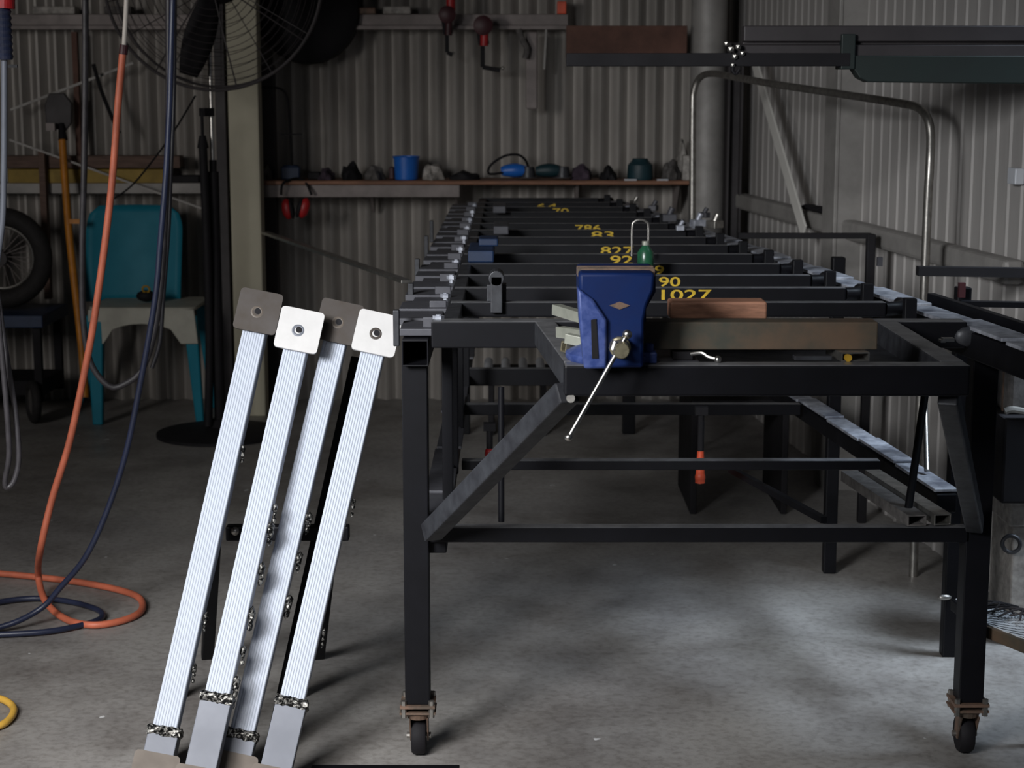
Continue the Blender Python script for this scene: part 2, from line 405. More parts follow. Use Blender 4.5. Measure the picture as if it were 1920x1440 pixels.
# legs and casters
def caster(px, y, x):
    c = B(); box(c, (x, y, .112), (.068, .068, .006)); box(c, (x, y, .098), (.07, .06, .004)); cyl(c, (x, y, .096), (x, y, .082), .026, .022, n=18)
    ca = obj('caster', c, 'rust', rack, label='rusty swivel caster')
    c = B()
    for s in (-1, 1):
        prism(c, [(x + s * .017, y - .022, .084), (x + s * .017, y + .022, .084), (x + s * .017, y + .03, .03), (x + s * .017, y + .006, .03)], (.0025, 0, 0))
    obj('fork', c, 'rust', ca)
    c = B(); lathe(c, (x, y + .016, .038), [(.02, -.014), (.034, -.014), (.038, -.008), (.038, .008), (.034, .014), (.02, .014)], 24, axis=Vector((1, 0, 0)))
    obj('wheel', c, 'black_matt', ca, smooth=True)
    c = B(); cyl(c, (x - .024, y + .016, .038), (x + .024, y + .016, .038), .006, n=10); obj('axle', c, 'steel', ca)
    for i in (-1, 1):
        for j in (-1, 1):
            c = B(); cyl(c, (x + i * .027, y + j * .027, .09), (x + i * .027, y + j * .027, .124), .006, n=6); obj('bolt', c, 'steel', ca)
for (x, y) in ((-.184, FY + .02), (.897, FY + .03)):
    b = B(); hollow(b, (x, y, .115), (x, y, .786 if x < 0 else .80), .048, .05, .004); obj('leg', b, 'black', rack, bevel=.003)
    caster(0, y, x)
for (x, y) in ((-.184, 6.6), (rx(6.6), 6.6)):
    b = B(); bar(b, (x, y, 0), (x, y, .80), .048, .05); obj('leg', b, 'black', rack, bevel=.003)
# corner weld lump
b = B(); ball(b, (rx(FY) - .018, FY - .022, .842), .022, (1.2, .5, .9)); obj('corner_weld', b, 'rail', rack, smooth=True, label='grey welded corner patch')
# lower shelf crossbars
LZ = .468
b = B(); bar(b, (-.16, FY + .02, LZ - .015), (.88, FY + .02, LZ - .015), .03, .03); lit_top(obj('lower_crossbar', b, 'black', rack, bevel=.002))
p, q = G(866, 862, LZ), G(1648, 862, LZ); b = B(); bar(b, (p.x, p.y, LZ - .01), (q.x, p.y, LZ - .01), .03, .022); lit_top(obj('lower_crossbar', b, 'black', rack, bevel=.002))
p, q = G(860, 756, LZ), G(1500, 756, LZ); b = B(); bar(b, (p.x, p.y, LZ - .015), (q.x, p.y, LZ - .015), .03, .03); lit_top(obj('lower_crossbar', b, 'black', rack, bevel=.002))
p = G(880, 706, LZ); b = B(); bar(b, (p.x, p.y, LZ + .0), (.62, p.y, LZ), .03, .05); lit_top(obj('lower_crossbar', b, 'black', rack, bevel=.002))
# lower left rail with stepped plates
def lowL(Y): return G(828, 926, LZ).x + (Y - G(828, 926, LZ).y) * ((G(863, 719, LZ).x - G(828, 926, LZ).x) / (G(863, 719, LZ).y - G(828, 926, LZ).y))
b = B(); bar(b, (lowL(3.3), 3.3, LZ - .03), (lowL(6.6), 6.6, LZ - .03), .04, .05); obj('lower_rail', b, 'black', rack, bevel=.003)
for k in range(13):
    y0 = 3.34 + k * .23; w = .058 if k % 2 else .05
    b = B(); box(b, (lowL(y0 + .11) - .004 * (k % 3), y0 + .115, LZ - .001 + .0035 * (k % 2)), (w, .222, .007)); obj('shelf_plate', b, 'darkflat', rack, bevel=.0015)
# uprights between left rails
for Yv in (3.52, 3.86, 4.3, 4.9, 5.6, 6.4):
    b = B(); bar(b, (Lx + .05, Yv, LZ - .02), (Lx + .05, Yv, .80), .022, .022); obj('upright', b, 'black', rack, bevel=.002)
# lower right rail
pa, pb = G(1776, 918, LZ), G(1500, 742, LZ); dd = (pb - pa) / (pb.y - pa.y)
e = pa + dd * (6.6 - pa.y); s0 = pa
b = B(); bar(b, s0 - Vector((0, 0, .03)), e - Vector((0, 0, .03)), .045, .04); obj('lower_rail', b, 'black', rack, bevel=.003)
yy = pa.y; k = 0; angR = Matrix.Rotation(math.atan(-dd.x), 3, 'Z')
while yy < 6.4:
    L = .27; c = pa + dd * (yy + L / 2 - pa.y); b = B(); box(b, c + Vector((0, 0, -.003 + .004 * (k % 2))), (.05, L - .01, .007), angR)
    obj('shelf_plate', b, 'flat', rack, bevel=.0015, label='pale bare steel plate'); yy += L; k += 1
# vise tray in front of the rack
TY = 2.734
tl, tr = (.082, TY), (.722, TY)
b = B(); bar(b, (tl[0], TY + .02, TZ - .025), (tr[0], TY + .02, TZ - .025), .04, .05); lit_top(obj('tray_front', b, 'black', rack, bevel=.004))
b = B(); bar(b, (tl[0] + .02, TY + .04, TZ - .022), (.062, 3.257, TZ - .022), .04, .045); lit_top(obj('tray_side', b, 'rail', rack, bevel=.003))
b = B(); bar(b, (tr[0] - .02, TY + .04, TZ - .022), (.700, 3.257, TZ - .022), .04, .045); lit_top(obj('tray_side', b, 'rail', rack, bevel=.003))
b = B(); bx(b, tl[0] + .035, tr[0] - .03, TY + .035, 3.26, TZ - .046, TZ - .040); obj('tray_plate', b, 'rail', rack, label='dull steel plate forming the tray bottom')
b = B(); bx(b, tl[0] + .01, .30, TY + .03, 3.05, TZ - .012, TZ - .001); obj('vise_plate', b, 'darkflat', rack, bevel=.002)
# braces
b = B(); bar(b, U(1064, 735, TY + .03), U(808, 998, FY - .02), .036, .036); obj('brace', b, 'rail', rack, bevel=.003)
b = B(); bar(b, U(1778, 742, TY + .03), U(1828, 985, FY - .005), .032, .032); obj('brace', b, 'rail', rack, bevel=.003)
b = B(); bar(b, U(1370, 880, 4.1), U(1545, 975, 3.6), .014, .014); obj('thin_brace', b, 'black', rack)
b = B(); cyl(b, U(1070, 747, TY + .02), U(1070, 747, TY - .0), .007, n=12); obj('bolt', b, 'steel', rack)
# rods standing inside the rack
def rod(name, a, bb, r, m, label, cat='rod', group=None):
    b = B(); cyl(b, a, bb, r, n=12); return one(name, b, m, label, cat, group, smooth=True)
p = U(940, 990, FY + .05); rod('steel_rod', (p.x, p.y, LZ), (p.x, p.y + .01, zat(727, FY + .05)), .006, 'black', 'thin black rod standing on the lower shelf near the left leg')
p = U(1700, 975, FY + .06); q = U(1735, 735, FY + .2); rod('steel_rod', (p.x, p.y, LZ), q, .008, 'black', 'black rod leaning on the lower shelf near the right leg, front one of the pair')
p = U(1738, 880, 3.75); q = U(1733, 690, 3.95); rod('steel_rod', (p.x, p.y, LZ + .01), q, .006, 'steel', 'pale thin rod standing on the lower right shelf plates')
# hollow bars lying across the lower shelf
for x0, x1, m, lab, w, t in ((1700, 1740, 'greycloth', 'grey square tube offcut lying on the lower shelf by the right leg', .038, .014), (1750, 1786, 'steel', 'short shiny channel offcut next to the right leg on the lower shelf', .034, .016)):
    a = G((x0 + x1) / 2, 972, LZ); a.y = FY + .01; a.x = xat((x0 + x1) / 2, 970, a.y)
    b = B(); hollow(b, (a.x, a.y, LZ + .012 + (0 if x0 < 1710 else .002)), (a.x - .055, a.y + .40, LZ + .012 + (0 if x0 < 1710 else .002)), w, .022, .003); one('steel_tube', b, m, lab, 'steel tube', bevel=.001)

# ------------------------------------------------------------- bench vise
VY = 2.70
v = thing('bench_vise', (.165, 2.82, TZ), 'blue bench vise bolted to the front left corner of the rack tray', 'vise')
def V(px, py, Y=VY): return U(px, py, Y)
out = [(1086, 512), (1228, 512), (1226, 545), (1214, 572), (1208, 600), (1207, 690), (1112, 690), (1112, 600), (1106, 575), (1086, 548)]
b = B(); prism(b, [V(*p) for p in out], (0, .05, 0)); obj('front_jaw', b, 'vise', v, bevel=.005, smooth=True)
# flared left flank with slot
b = B(); fl = [(1083, 540), (1112, 562), (1138, 600), (1138, 692), (1095, 692), (1086, 600)]
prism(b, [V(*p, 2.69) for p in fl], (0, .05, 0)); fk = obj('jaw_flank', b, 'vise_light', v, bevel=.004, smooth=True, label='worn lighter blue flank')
b = B(); prism(b, [V(*p, 2.688) for p in [(1108, 600), (1118, 598), (1122, 672), (1110, 672)]], (0, .004, 0)); obj('slot', b, 'black_matt', fk)
# rear jaw body
b = B(); ro = [(1084, 504), (1230, 504), (1230, 548), (1212, 580), (1212, 680), (1100, 680), (1100, 580), (1084, 548)]
prism(b, [V(*p, 2.80) for p in ro], (0, .09, 0)); obj('rear_jaw', b, 'vise', v, bevel=.006, smooth=True)
b = B(); a, c = V(1083, 504, 2.745), V(1229, 520, 2.745); bx(b, a.x, c.x, 2.752, 2.766, c.z, a.z); bx(b, a.x, c.x, 2.782, 2.796, c.z, a.z); obj('jaw_insert', b, 'rust', v, bevel=.001, label='brown steel jaw inserts')
a = V(1120, 600, 2.76); c = V(1200, 665, 2.76); b = B(); bx(b, a.x, c.x, 2.74, 2.98, c.z, a.z); obj('slide', b, 'vise', v, bevel=.004)
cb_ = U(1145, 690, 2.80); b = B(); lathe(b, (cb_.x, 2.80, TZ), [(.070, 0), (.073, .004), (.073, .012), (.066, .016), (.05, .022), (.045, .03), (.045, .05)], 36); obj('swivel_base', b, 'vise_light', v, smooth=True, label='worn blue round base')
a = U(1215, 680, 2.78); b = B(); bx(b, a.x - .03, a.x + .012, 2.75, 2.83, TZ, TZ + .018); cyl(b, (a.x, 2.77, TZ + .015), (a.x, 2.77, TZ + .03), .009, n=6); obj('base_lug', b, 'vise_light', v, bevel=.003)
# screw, boss, handle
s0 = V(1162, 650, 2.70); b = B(); lathe(b, (s0.x, 2.70, s0.z), [(.0165, 0), (.0165, .012), (.0135, .014), (.0135, .040), (.0115, .044)], 24, axis=Vector((0, -1, 0))); obj('screw_head', b, 'brass', v, smooth=True)
b = B(); hy = 2.672; h0, h1 = V(1176, 627, hy), V(1066, 820, 2.64); cyl(b, h0, h1, .0037, n=14); ball(b, h1, .0062); ball(b, h0, .0078); hd = obj('handle', b, 'chrome', v, smooth=True, label='chrome sliding handle bar')
b = B(); cyl(b, V(1155, 640, 2.664), V(1151, 655, 2.664), .007, .0085, n=14); obj('handle_collar', b, 'chrome', hd, smooth=True)
b = B(); c = V(1162, 573, 2.6985); prism(b, [c + Vector((-.016, 0, 0)), c + Vector((0, 0, .006)), c + Vector((.016, 0, 0)), c + Vector((0, 0, -.006))], (0, .003, 0)); obj('emblem', b, 'rust', v, label='small faded red diamond emblem')
# -------------------------------------------------- things in the vise tray
def obox(name, x0, x1, y0, y1, Y, dep, m, label, cat, bev=.003, rot=0, zb=None):
    a, c = U(x0, y0, Y), U(x1, y1, Y); zb = c.z if zb is None else zb
    b = B(); cx = (a.x + c.x) / 2; box(b, (cx, Y + dep / 2, (a.z + zb) / 2), (c.x - a.x, dep, a.z - zb), Matrix.Rotation(rot, 3, 'Z')); return one(name, b, m, label, cat, bevel=bev)
obox('steel_bar', 1206, 1645, 604, 656, 2.80, .05, 'rustmix', 'long thick rust-stained steel bar lying across the tray, right of the vise', 'steel bar', .002, .0)
obox('wooden_block', 1257, 1438, 566, 600, 3.02, .06, 'wood', 'reddish brown wooden block with pale worn edges behind the steel bar', 'block', .004)
obox('steel_plate', 1262, 1300, 660, 676, 2.79, .05, 'black_matt', 'small black plate under the left end of the rusty steel bar', 'plate', .002)
a = U(1604, 672, 2.775); b = B(); hollow(b, (a.x, 2.775, TZ + .007), (a.x - .01, 2.86, TZ + .007), .046, .0145, .002); one('tube_offcut', b, 'steel', 'short flat hollow tube offcut at the right end of the tray', 'steel tube')
a = U(1590, 676, 2.772); b = B(); cyl(b, (a.x, 2.77, TZ + .006), (a.x, 2.83, TZ + .006), .006, n=14); one('brass_plug', b, 'gold', 'small brass plug beside the flat tube offcut in the tray', 'plug')
b = B(); tube(b, [U(1296, 664, 2.78), U(1316, 662, 2.77), U(1328, 669, 2.765), U(1346, 674, 2.76)], .0032, n=8); ball(b, U(1346, 674, 2.76), .006)
one('wire_hook', b, 'chrome', 'shiny bent wire hook beside the vise in the tray', 'hook', smooth=True)
obox('file', 1490, 1560, 668, 676, 2.79, .02, 'rail', 'dull flat file lying under the rusty steel bar', 'file', .001)
# green-grey tube offcuts left of the vise
def off(x0, y0, x1, y1, w, m, label, Ya=2.86, Yb_=2.80):
    b = B(); hollow(b, U(x0, y0, Ya), U(x1, y1, Yb_), w, w, .003); return one('tube_offcut', b, m, label, 'steel tube', bevel=.001)
off(1043, 580, 1110, 600, .018, 'greenish', 'uppermost pale square tube offcut left of the vise', 2.98, 2.88)
off(1050, 622, 1100, 629, .018, 'greenish', 'middle pale square tube offcut left of the vise', 2.93, 2.86)
off(1056, 650, 1098, 654, .018, 'brass', 'lowest brownish square tube offcut left of the vise', 2.84, 2.86)
off(1063, 634, 1100, 642, .016, 'greenish', 'short pale tube offcut just above the lowest one left of the vise', 2.84, 2.82)
p = U(1776, 660, TY + .26); b = B(); box(b, (p.x, p.y, TZ + .004), (.02, .015, .006)); box(b, (p.x - .01, p.y, TZ + .002), (.008, .02, .004)); one('metal_clip', b, 'chrome', 'tiny shiny metal clip on the right edge of the tray', 'clip')
# clutter on the crossbars
p = U(931, 590, 3.56); cl = thing('bar_stop', (p.x, 3.56, TZ), 'dark upright bar stop clamped on the left part of the crossbars', 'clamp')
b = B(); bx(b, p.x - .012, p.x + .012, 3.54, 3.57, TZ - .02, TZ + .055); obj('post', b, 'rail', cl, bevel=.002)
b = B(); bx(b, p.x - .02, p.x + .02, 3.57, 3.61, TZ, TZ + .035); cyl(b, (p.x, 3.54, TZ + .05), (p.x, 3.60, TZ + .05), .016, n=18); obj('head', b, 'rail', cl, bevel=.002)
p = U(900, 478, 4.4); b = B(); bx(b, p.x - .03, p.x + .035, 4.38, 4.62, TZ, TZ + .03); bx(b, p.x - .005, p.x + .045, 4.5, 4.6, TZ + .03, TZ + .05)
one('metal_box', b, 'bluedark', 'dark blue metal box sitting beside the left rail halfway along the rack', 'box', bevel=.004)
for i, (px, py, Y) in enumerate(((938, 440, 5.1), (935, 400, 5.9))):
    p = G(px, py, TZ); b = B(); bx(b, p.x - .02, p.x + .025, p.y, p.y + .2, TZ, TZ + .025)
    one('steel_block', b, 'darkflat', ('nearer' if i == 0 else 'farther') + ' grey steel block on the crossbars beside the left rail', 'block', 'grey steel blocks on the crossbars', bevel=.003)
p = G(1210, 503, TZ); gb = thing('spray_bottle', (p.x, p.y, TZ), 'dark green bottle standing on the crossbars behind the vise', 'bottle')
b = B(); lathe(b, (p.x, p.y, TZ), [(.018, 0), (.02, .004), (.02, .038), (.012, .05), (.008, .056)], 20); obj('body', b, 'green', gb, smooth=True)
b = B(); cyl(b, (p.x, p.y, TZ + .056), (p.x, p.y, TZ + .066), .009, n=14); obj('cap', b, 'greenish', gb)
p = G(1200, 480, TZ); b = B(); w = .021; zt = zat(412, p.y)
tube(b, [(p.x - w, p.y, TZ), (p.x - w, p.y, zt - .02), (p.x - w * .7, p.y, zt - .005), (p.x, p.y, zt), (p.x + w * .7, p.y, zt - .005), (p.x + w, p.y, zt - .02), (p.x + w, p.y, TZ)], .0032, n=8)
one('u_bolt', b, 'steel', 'upright arched steel u bolt behind the green bottle', 'u bolt', smooth=True)
for i, (px, py, sz) in enumerate(((1255, 415, .03), (1308, 425, .028), (1340, 428, .03), (1225, 395, .024), (1275, 432, .02), (1190, 385, .022), (1320, 408, .022))):
    p = G(px, py, TZ); b = B(); box(b, (p.x, p.y, TZ + sz * .4), (sz * 1.5, sz * 1.2, sz * .8), Matrix.Rotation(.4 * i, 3, 'Z')); cyl(b, (p.x, p.y, TZ + sz * .7), (p.x + .01, p.y, TZ + sz * 1.5), sz * .35, n=10)
    one('clamp_block', b, ('darkflat', 'flat', 'steel')[i % 3], ('squat grey clamp block on the far right of the crossbars', 'pale clamp block near the right rail', 'shiny clamp block closest to the right rail', 'small clamp block nearest the shelf end', 'lowest small clamp block right of the green bottle', 'leftmost small clamp block at the far end of the crossbars', 'dull clamp block below the round column')[i], 'clamp', bevel=.002)

# -------------------------------------------------------- fluted gate posts
def flute_profile(w, nf, d):
    h = w / 2; pts = []
    per = nf * 6
    for side in range(4):
        for k in range(per):
            t = k / per; s = -h + w * t
            dep = 0 if (t < .08 or t > .92) else d * (1 - abs(math.cos(math.pi * (t - .08) / .84 * nf)) ** .5)
            r = 0
            if t < .06: r = (.06 - t) * w * .6
            if t > .94: r = (t - .94) * w * .6
            y = -h + dep + r
            pts.append([(s, y), (-y, s), (-s, -y), (y, -s)][side])
    return pts
def make_post(label, top, base, flut, plate_m, shade, tabs):
    """top, base: world points of the axis; flut: fluted length measured from the top"""
    ax = (top - base); L = ax.length
    root = thing('gate_post', base, label, 'post', 'white fluted posts leaning in the foreground')
    W[root.name] = Vector((0, 0, 0))
    b = B(); prof = flute_profile(.047, 8, .0026); z0, z1 = L - flut, L - .03
    prism(b, [(x, y, z0) for x, y in prof], (0, 0, z1 - z0)); obj('fluted_tube', b, 'post', root)
    b = B(); hollow(b, (0, 0, .0), (0, 0, z0 - .004), .058, .058, .003, Vector((0, 1, 0))); obj('lower_section', b, 'postlow', root, bevel=.004, label='plain grey square section')
    b = B(); n = 40
    ra = []
    for lv in range(5):
        row = []
        for k in range(n):
            t = 2 * math.pi * k / n; c, s = math.cos(t), math.sin(t); m = max(abs(c), abs(s)); rr = .0285 * (1, 1.12, 1.05, 1.1, .97)[lv] + random.uniform(-.0016, .0022)
            row.append(b.verts.new((c / m * rr, s / m * rr, z0 - .011 + lv * .005 + random.uniform(-.0015, .0015))))
        ra.append(row)
    for u_, w_ in zip(ra, ra[1:]):
        for k in range(n): b.faces.new((u_[k], u_[(k + 1) % n], w_[(k + 1) % n], w_[k]))
    obj('weld_joint', b, 'weld', root, label='burnt weld seam')
    def plate(zc, m, name, hole, lab):
        b = B(); h = .0435; cs = []
        for (sx, sy) in ((1, 1), (-1, 1), (-1, -1), (1, -1)):
            a0 = math.atan2(sy, sx) - math.pi / 4
            for q in range(5):
                a = a0 + q * math.pi / 8
                cs.append((sx * (h - .008) + .008 * math.cos(a), sy * (h - .008) + .008 * math.sin(a)))
        yf, yk = -.0345, -.0290; outer = [(b.verts.new((x, yf, zc + z)), b.verts.new((x, yk, zc + z))) for x, z in cs]
        N = len(cs); hr = .0068 if hole else .0001
        ang = [math.atan2(z, x) for x, z in cs]
        inner = [(b.verts.new((hr * math.cos(a), yf, zc + hr * math.sin(a))), b.verts.new((hr * math.cos(a), yk, zc + hr * math.sin(a)))) for a in ang]
        for k in range(N):
            n_ = (k + 1) % N
            b.faces.new((outer[k][0], outer[n_][0], inner[n_][0], inner[k][0])); b.faces.new((outer[n_][1], outer[k][1], inner[k][1], inner[n_][1]))
            b.faces.new((outer[k][0], outer[k][1], outer[n_][1], outer[n_][0])); b.faces.new((inner[k][0], inner[n_][0], inner[n_][1], inner[k][1]))
        o = obj(name, b, m, root, label=lab)
        if hole:
            b = B(); cyl(b, (0, yk, zc), (0, yf - .0003, zc), .0068, n=20); obj('hole_shade_plug', b, 'black_matt', o)  # black plug painted in for the shade inside the hole
            b = B(); lathe(b, (-.002, yf, zc - .002), [(.0070, .0), (.0098, .0006), (.0125, .0)], 28, axis=Vector((0, -1, 0)), close=False); obj('hole_ring', b, shade, o, label='grey ground ring around the hole')
        return o
    plate(L, plate_m, 'top_plate', True, 'square plate with bright reflection in its colour and a centre hole' if plate_m == 'platelight' else 'dull grey-brown square plate with a centre hole')
    plate(.045, 'platebrown', 'base_plate', False, 'brown square base plate')
    for tz, sd, bg in tabs:
        b = B(); ball(b, (.029, -.012, L - tz), .008 * bg, (.9, 1.2, 1.6), 1)
        for q in range(2): ball(b, (.031, -.018 + .012 * q, L - tz - .012 - .01 * q), .005 * bg, (1, 1, 1.6), 1)
        for vv in b.verts: vv.co += Vector((random.uniform(-.001, .001), 0, random.uniform(-.0025, .0025)))
        obj('weld_tab', b, 'weld', root)
    d = ax.normalized()
    # local -Y faces the viewer
    x = Vector((0, 1, 0)).cross(d).normalized(); y = d.cross(x).normalized()
    R = Matrix((x, y, d)).transposed().to_quaternion()
    root.rotation_mode = 'QUATERNION'; root.rotation_quaternion = R; root.location = base
    return root
def post_at(px, py, bx_, Yt, Yb0, *a):
    T = U(px, py, Yt); Bp = G(bx_[0], bx_[1], .03); return T, Bp
tabs1 = [(.28, 1, .8), (.62, 1, .9), (.72, 1, .8)]
tabs2 = [(.40, 1, 1.2), (.48, 1, 1.1), (.57, 1, 1.3), (.64, 1, .9), (.70, 1, 1.2), (.36, 1, .8)]
tabs4 = [(.34, 1, .7), (.60, 1, .7)]
make_post('leftmost leaning white fluted post, its top plate dull grey-brown', U(486, 592, 3.56), U(281, 1500, 3.17), .845, 'plategrey', 'platebrown', tabs1)
make_post('second leaning white fluted post from the left, its top plate bright', U(562, 628, 3.50), U(358, 1530, 3.08), .735, 'platelight', 'postlow', tabs2)
make_post('third leaning white fluted post from the left, its top plate dull grey-brown', U(636, 612, 3.56), U(425, 1500, 3.17), .835, 'plategrey', 'platebrown', tabs2[:3])
make_post('rightmost leaning white fluted post, its top plate bright', U(706, 634, 3.50), U(498, 1530, 3.08), .74, 'platelight', 'plategrey', tabs4)
# trestle carrying the posts
tr_ = thing('steel_trestle', (U(540, 1000, 3.46).x, 3.5, 0), 'low black steel trestle behind the leaning white posts', 'trestle')
zt = zat(990, 3.46)
b = B(); bar(b, U(425, 998, 3.50), U(655, 998, 3.50), .03, .03); obj('crossbar', b, 'black', tr_, bevel=.003)
for pt, pb in ((622, 552), (402, 330)):
    b = B(); a = U(pt, 1000, 3.56); g = G(pb, 1310); bar(b, a, (g.x, g.y, 0), .028, .028); obj('leg', b, 'black', tr_, bevel=.003)
    b = B(); bar(b, a, (g.x + .02, g.y + .28, 0), .028, .028); obj('leg', b, 'black', tr_, bevel=.003)
b = B(); bar(b, U(676, 672, 3.68), G(512, 1420), .040, .012, Vector((0, 1, 0))); one('dark_gap_strip', b, 'black_matt', 'black strip leaning behind and between the two rightmost white posts', 'steel bar', bevel=.002)  # black strip filling the dark gap between two posts
b = B(); ball(b, U(441, 996, 3.475), .009); obj('knob', b, 'steel', tr_, smooth=True, label='small shiny knob')
b = B(); a, c = G(585, 1438, .01), G(862, 1438, .01); bar(b, (a.x, a.y - .03, .009), (c.x, c.y - .03, .009), .05, .016); one('flat_bar', b, 'black', 'black flat steel bar lying on the floor by the front left caster', 'steel bar', bevel=.002)

# ------------------------------------------------------------------- hoses
def path(pts, Y): return [U(x, y, Y if len(p) == 2 else p[2]) for p in pts for x, y in (p[:2],)]
op = [(234, -60), (233, 40), (231, 92), (221, 200), (212, 320), (199, 440), (178, 590), (160, 690), (130, 830), (98, 935), (76, 1030)]
oh = thing('orange_hose', G(170, 1170, 0), 'orange air hose hanging from above and looping on the floor at the left', 'hose')
fl = [(72, 1080, .055), (86, 1128, .02), (122, 1160, .010), (172, 1172, .010), (228, 1164, .010), (264, 1146, .010), (262, 1122, .010), (222, 1106, .010), (150, 1092, .010), (60, 1081, .010), (-60, 1070, .010)]
b = B(); tube(b, [U(x, y, 4.27) for x, y in op[2:]] + [G(*p) for p in fl], .0088, n=12); obj('hose_tube', b, 'orange_hose', oh, smooth=True)
b = B(); tube(b, [U(239, -120, 4.27), U(237, 0, 4.27), U(232, 94, 4.27)], .0058, n=12); obj('upper_lead', b, 'white_hose', oh, smooth=True, label='pale upper lead')
b = B(); cyl(b, U(233, 84, 4.27), U(231, 102, 4.27), .0105, n=12); obj('coupling', b, 'dark_red', oh)
bh = [(326, -60), (322, 60), (318, 200), (311, 330), (301, 450), (291, 560), (263, 720), (236, 850), (200, 960), (160, 1045)]
bf = [(112, 1103, .10), (78, 1140, .05), (20, 1170, .02), (-40, 1180, .010), (-90, 1160, .010), (-20, 1133, .010), (60, 1122, .010), (130, 1128, .010), (184, 1144, .010), (188, 1160, .010), (140, 1175, .010), (70, 1186, .010), (-60, 1192, .010)]
b = B(); tube(b, [U(x, y, 4.12) for x, y in bh] + [G(*p) for p in bf], .0072, n=12); one('blue_hose', b, 'blue_hose', 'dark blue air hose crossing the orange one and coiling on the floor', 'hose', smooth=True)
lp = [(160, -60), (160, 120), (158, 300), (154, 480), (156, 600), (170, 680), (205, 724), (238, 718), (268, 690), (290, 620), (303, 520), (311, 380), (316, 200), (316, -60)]
b = B(); tube(b, [U(x, y, 4.55 + .003 * i) for i, (x, y) in enumerate(lp)], .0083, n=12); one('black_hose', b, 'grey_hose', 'black hose hanging in a long loop in front of the teal chair', 'hose', smooth=True)
lp = [(150, -60), (150, 200), (147, 420), (149, 560)]
b = B(); tube(b, [U(x, y, 4.85) for x, y in [(328, -60), (326, 180), (320, 330), (316, 430), (306, 560), (300, 640), (285, 690)]], .006, n=10); one('black_cable', b, 'black_hose', 'thin black cable hanging close beside the dark blue hose', 'cable', smooth=True)
lp = [(-16, 420), (-6, 560), (3, 660), (12, 760), (17, 850), (10, 897), (12, 914), (26, 902), (35, 860), (30, 780), (16, 690), (2, 600), (-14, 480)]
b = B(); tube(b, [U(x, y, 3.5 + .004 * i) for i, (x, y) in enumerate(lp)], .0058, n=12); one('welding_cable', b, 'grey_hose', 'thin black cable hanging in a narrow loop at the left edge of the photo', 'cable', smooth=True)
pd = thing('pendant_switch', U(8, 120, 3.6), 'dark blue ribbed hanging grip with a red cap at the left edge of the photo', 'pendant')
b = B(); a, c = U(8, 16, 3.6), U(8, 112, 3.6)
prof = []; n = 16; L = (a - c).length
for i in range(n + 1): prof += [(.0185 if i % 2 else .0160, L * i / n)]
lathe(b, c, prof, 24); obj('ribbed_grip', b, 'blue_hose', pd)
b = B(); cyl(b, U(8, 16, 3.6), U(8, -30, 3.6), .021, n=24); obj('red_cap', b, 'red', pd)
b = B(); tube(b, [U(8, 110, 3.6), U(8, 220, 3.6), U(7, 330, 3.6), U(4, 420, 3.6), U(-10, 520, 3.6)], .0065, n=10); obj('cable', b, 'postlow', pd, smooth=True)
b = B(); bar(b, U(15, 124, 3.6), U(33, 124, 3.6), .006, .006); obj('switch_lever', b, 'black', pd)
b = B(); yl = [(-60, 1304), (-10, 1308), (14, 1316), (26, 1330), (18, 1348), (-4, 1362), (-60, 1375)]; tube(b, [G(x, y, .009) for x, y in yl], .0078, n=12); one('yellow_hose', b, 'yellow_hose', 'yellow hose curling on the floor at the lower left', 'hose', smooth=True)

# ------------------------------------------------------------- teal chair
ch = thing('plastic_chair', (-1.43, 6.95, 0), 'teal plastic stacking chair with a dusty pale seat edge', 'chair')
CY0, CY1 = 6.76, 7.14; xl, xr_ = xat(160, 600, 6.8), xat(386, 600, 6.85); sz_ = zat(577, 6.78)
cx = (xl + xr_) / 2 - .005; hw = .205
b = B(); # seat: rounded slab with dropped front edge
def rr(cx, cy, w, d, r, n=5):
    pts = []
    for (sx, sy, a0) in ((1, 1, 0), (-1, 1, 90), (-1, -1, 180), (1, -1, 270)):
        for k in range(n + 1):
            a = math.radians(a0 + 90 * k / n); pts.append((cx + sx * (w / 2 - r) + r * math.cos(a), cy + sy * (d / 2 - r) + r * math.sin(a)))
    return pts
prism(b, [(x, y, sz_ - .012) for x, y in rr(cx, (CY0 + CY1) / 2, .42, .37, .05)], (0, 0, .014)); obj('seat', b, 'seatpale', ch, bevel=.005, smooth=True)
# apron with arch, front
def apron(y, x0, x1, zt_, zl, arch, th=.012):
    pts = [(x0, y, zt_), (x1, y, zt_), (x1 + .012, y, zl), (x1 - .045, y, zl)]
    for k in range(9):
        t = k / 8; pts.append((x1 - .055 - (x1 - x0 - .11) * t, y, zl + (arch - zl) * (math.sin(math.pi * t) ** .35)))
    pts += [(x0 + .045, y, zl), (x0 - .012, y, zl)]
    bm = B(); prism(bm, pts, (0, th, 0)); return bm
obj('front_apron', apron(CY0 + .005, cx - .205, cx + .205, sz_ - .006, sz_ - .14, sz_ - .062), 'seatpale', ch, bevel=.003, label='pale dusty front edge with arch')
def cleg(px0, px1, py0, fx, fy, fz, w0, w1, Y):
    b = B(); t_ = Vector((px0, Y, py0)); f_ = Vector((fx, fy, 0))
    R = frame_of(t_ - f_)
    vs = []
    for c, w in ((f_, w1), (t_, w0)):
        for i, j in ((-1, -1), (1, -1), (1, 1), (-1, 1)): vs.append(b.verts.new(c + Vector((i * w / 2, j * w * .35, 0))))
    for k in range(4): b.faces.new((vs[k], vs[(k + 1) % 4], vs[4 + (k + 1) % 4], vs[4 + k]))
    b.faces.new(vs[:4][::-1]); b.faces.new(vs[4:]); obj('leg', b, 'teal', ch, bevel=.006, smooth=True)
fL, fR = G(180, 800), G(381, 788); rL = G(142, 768)
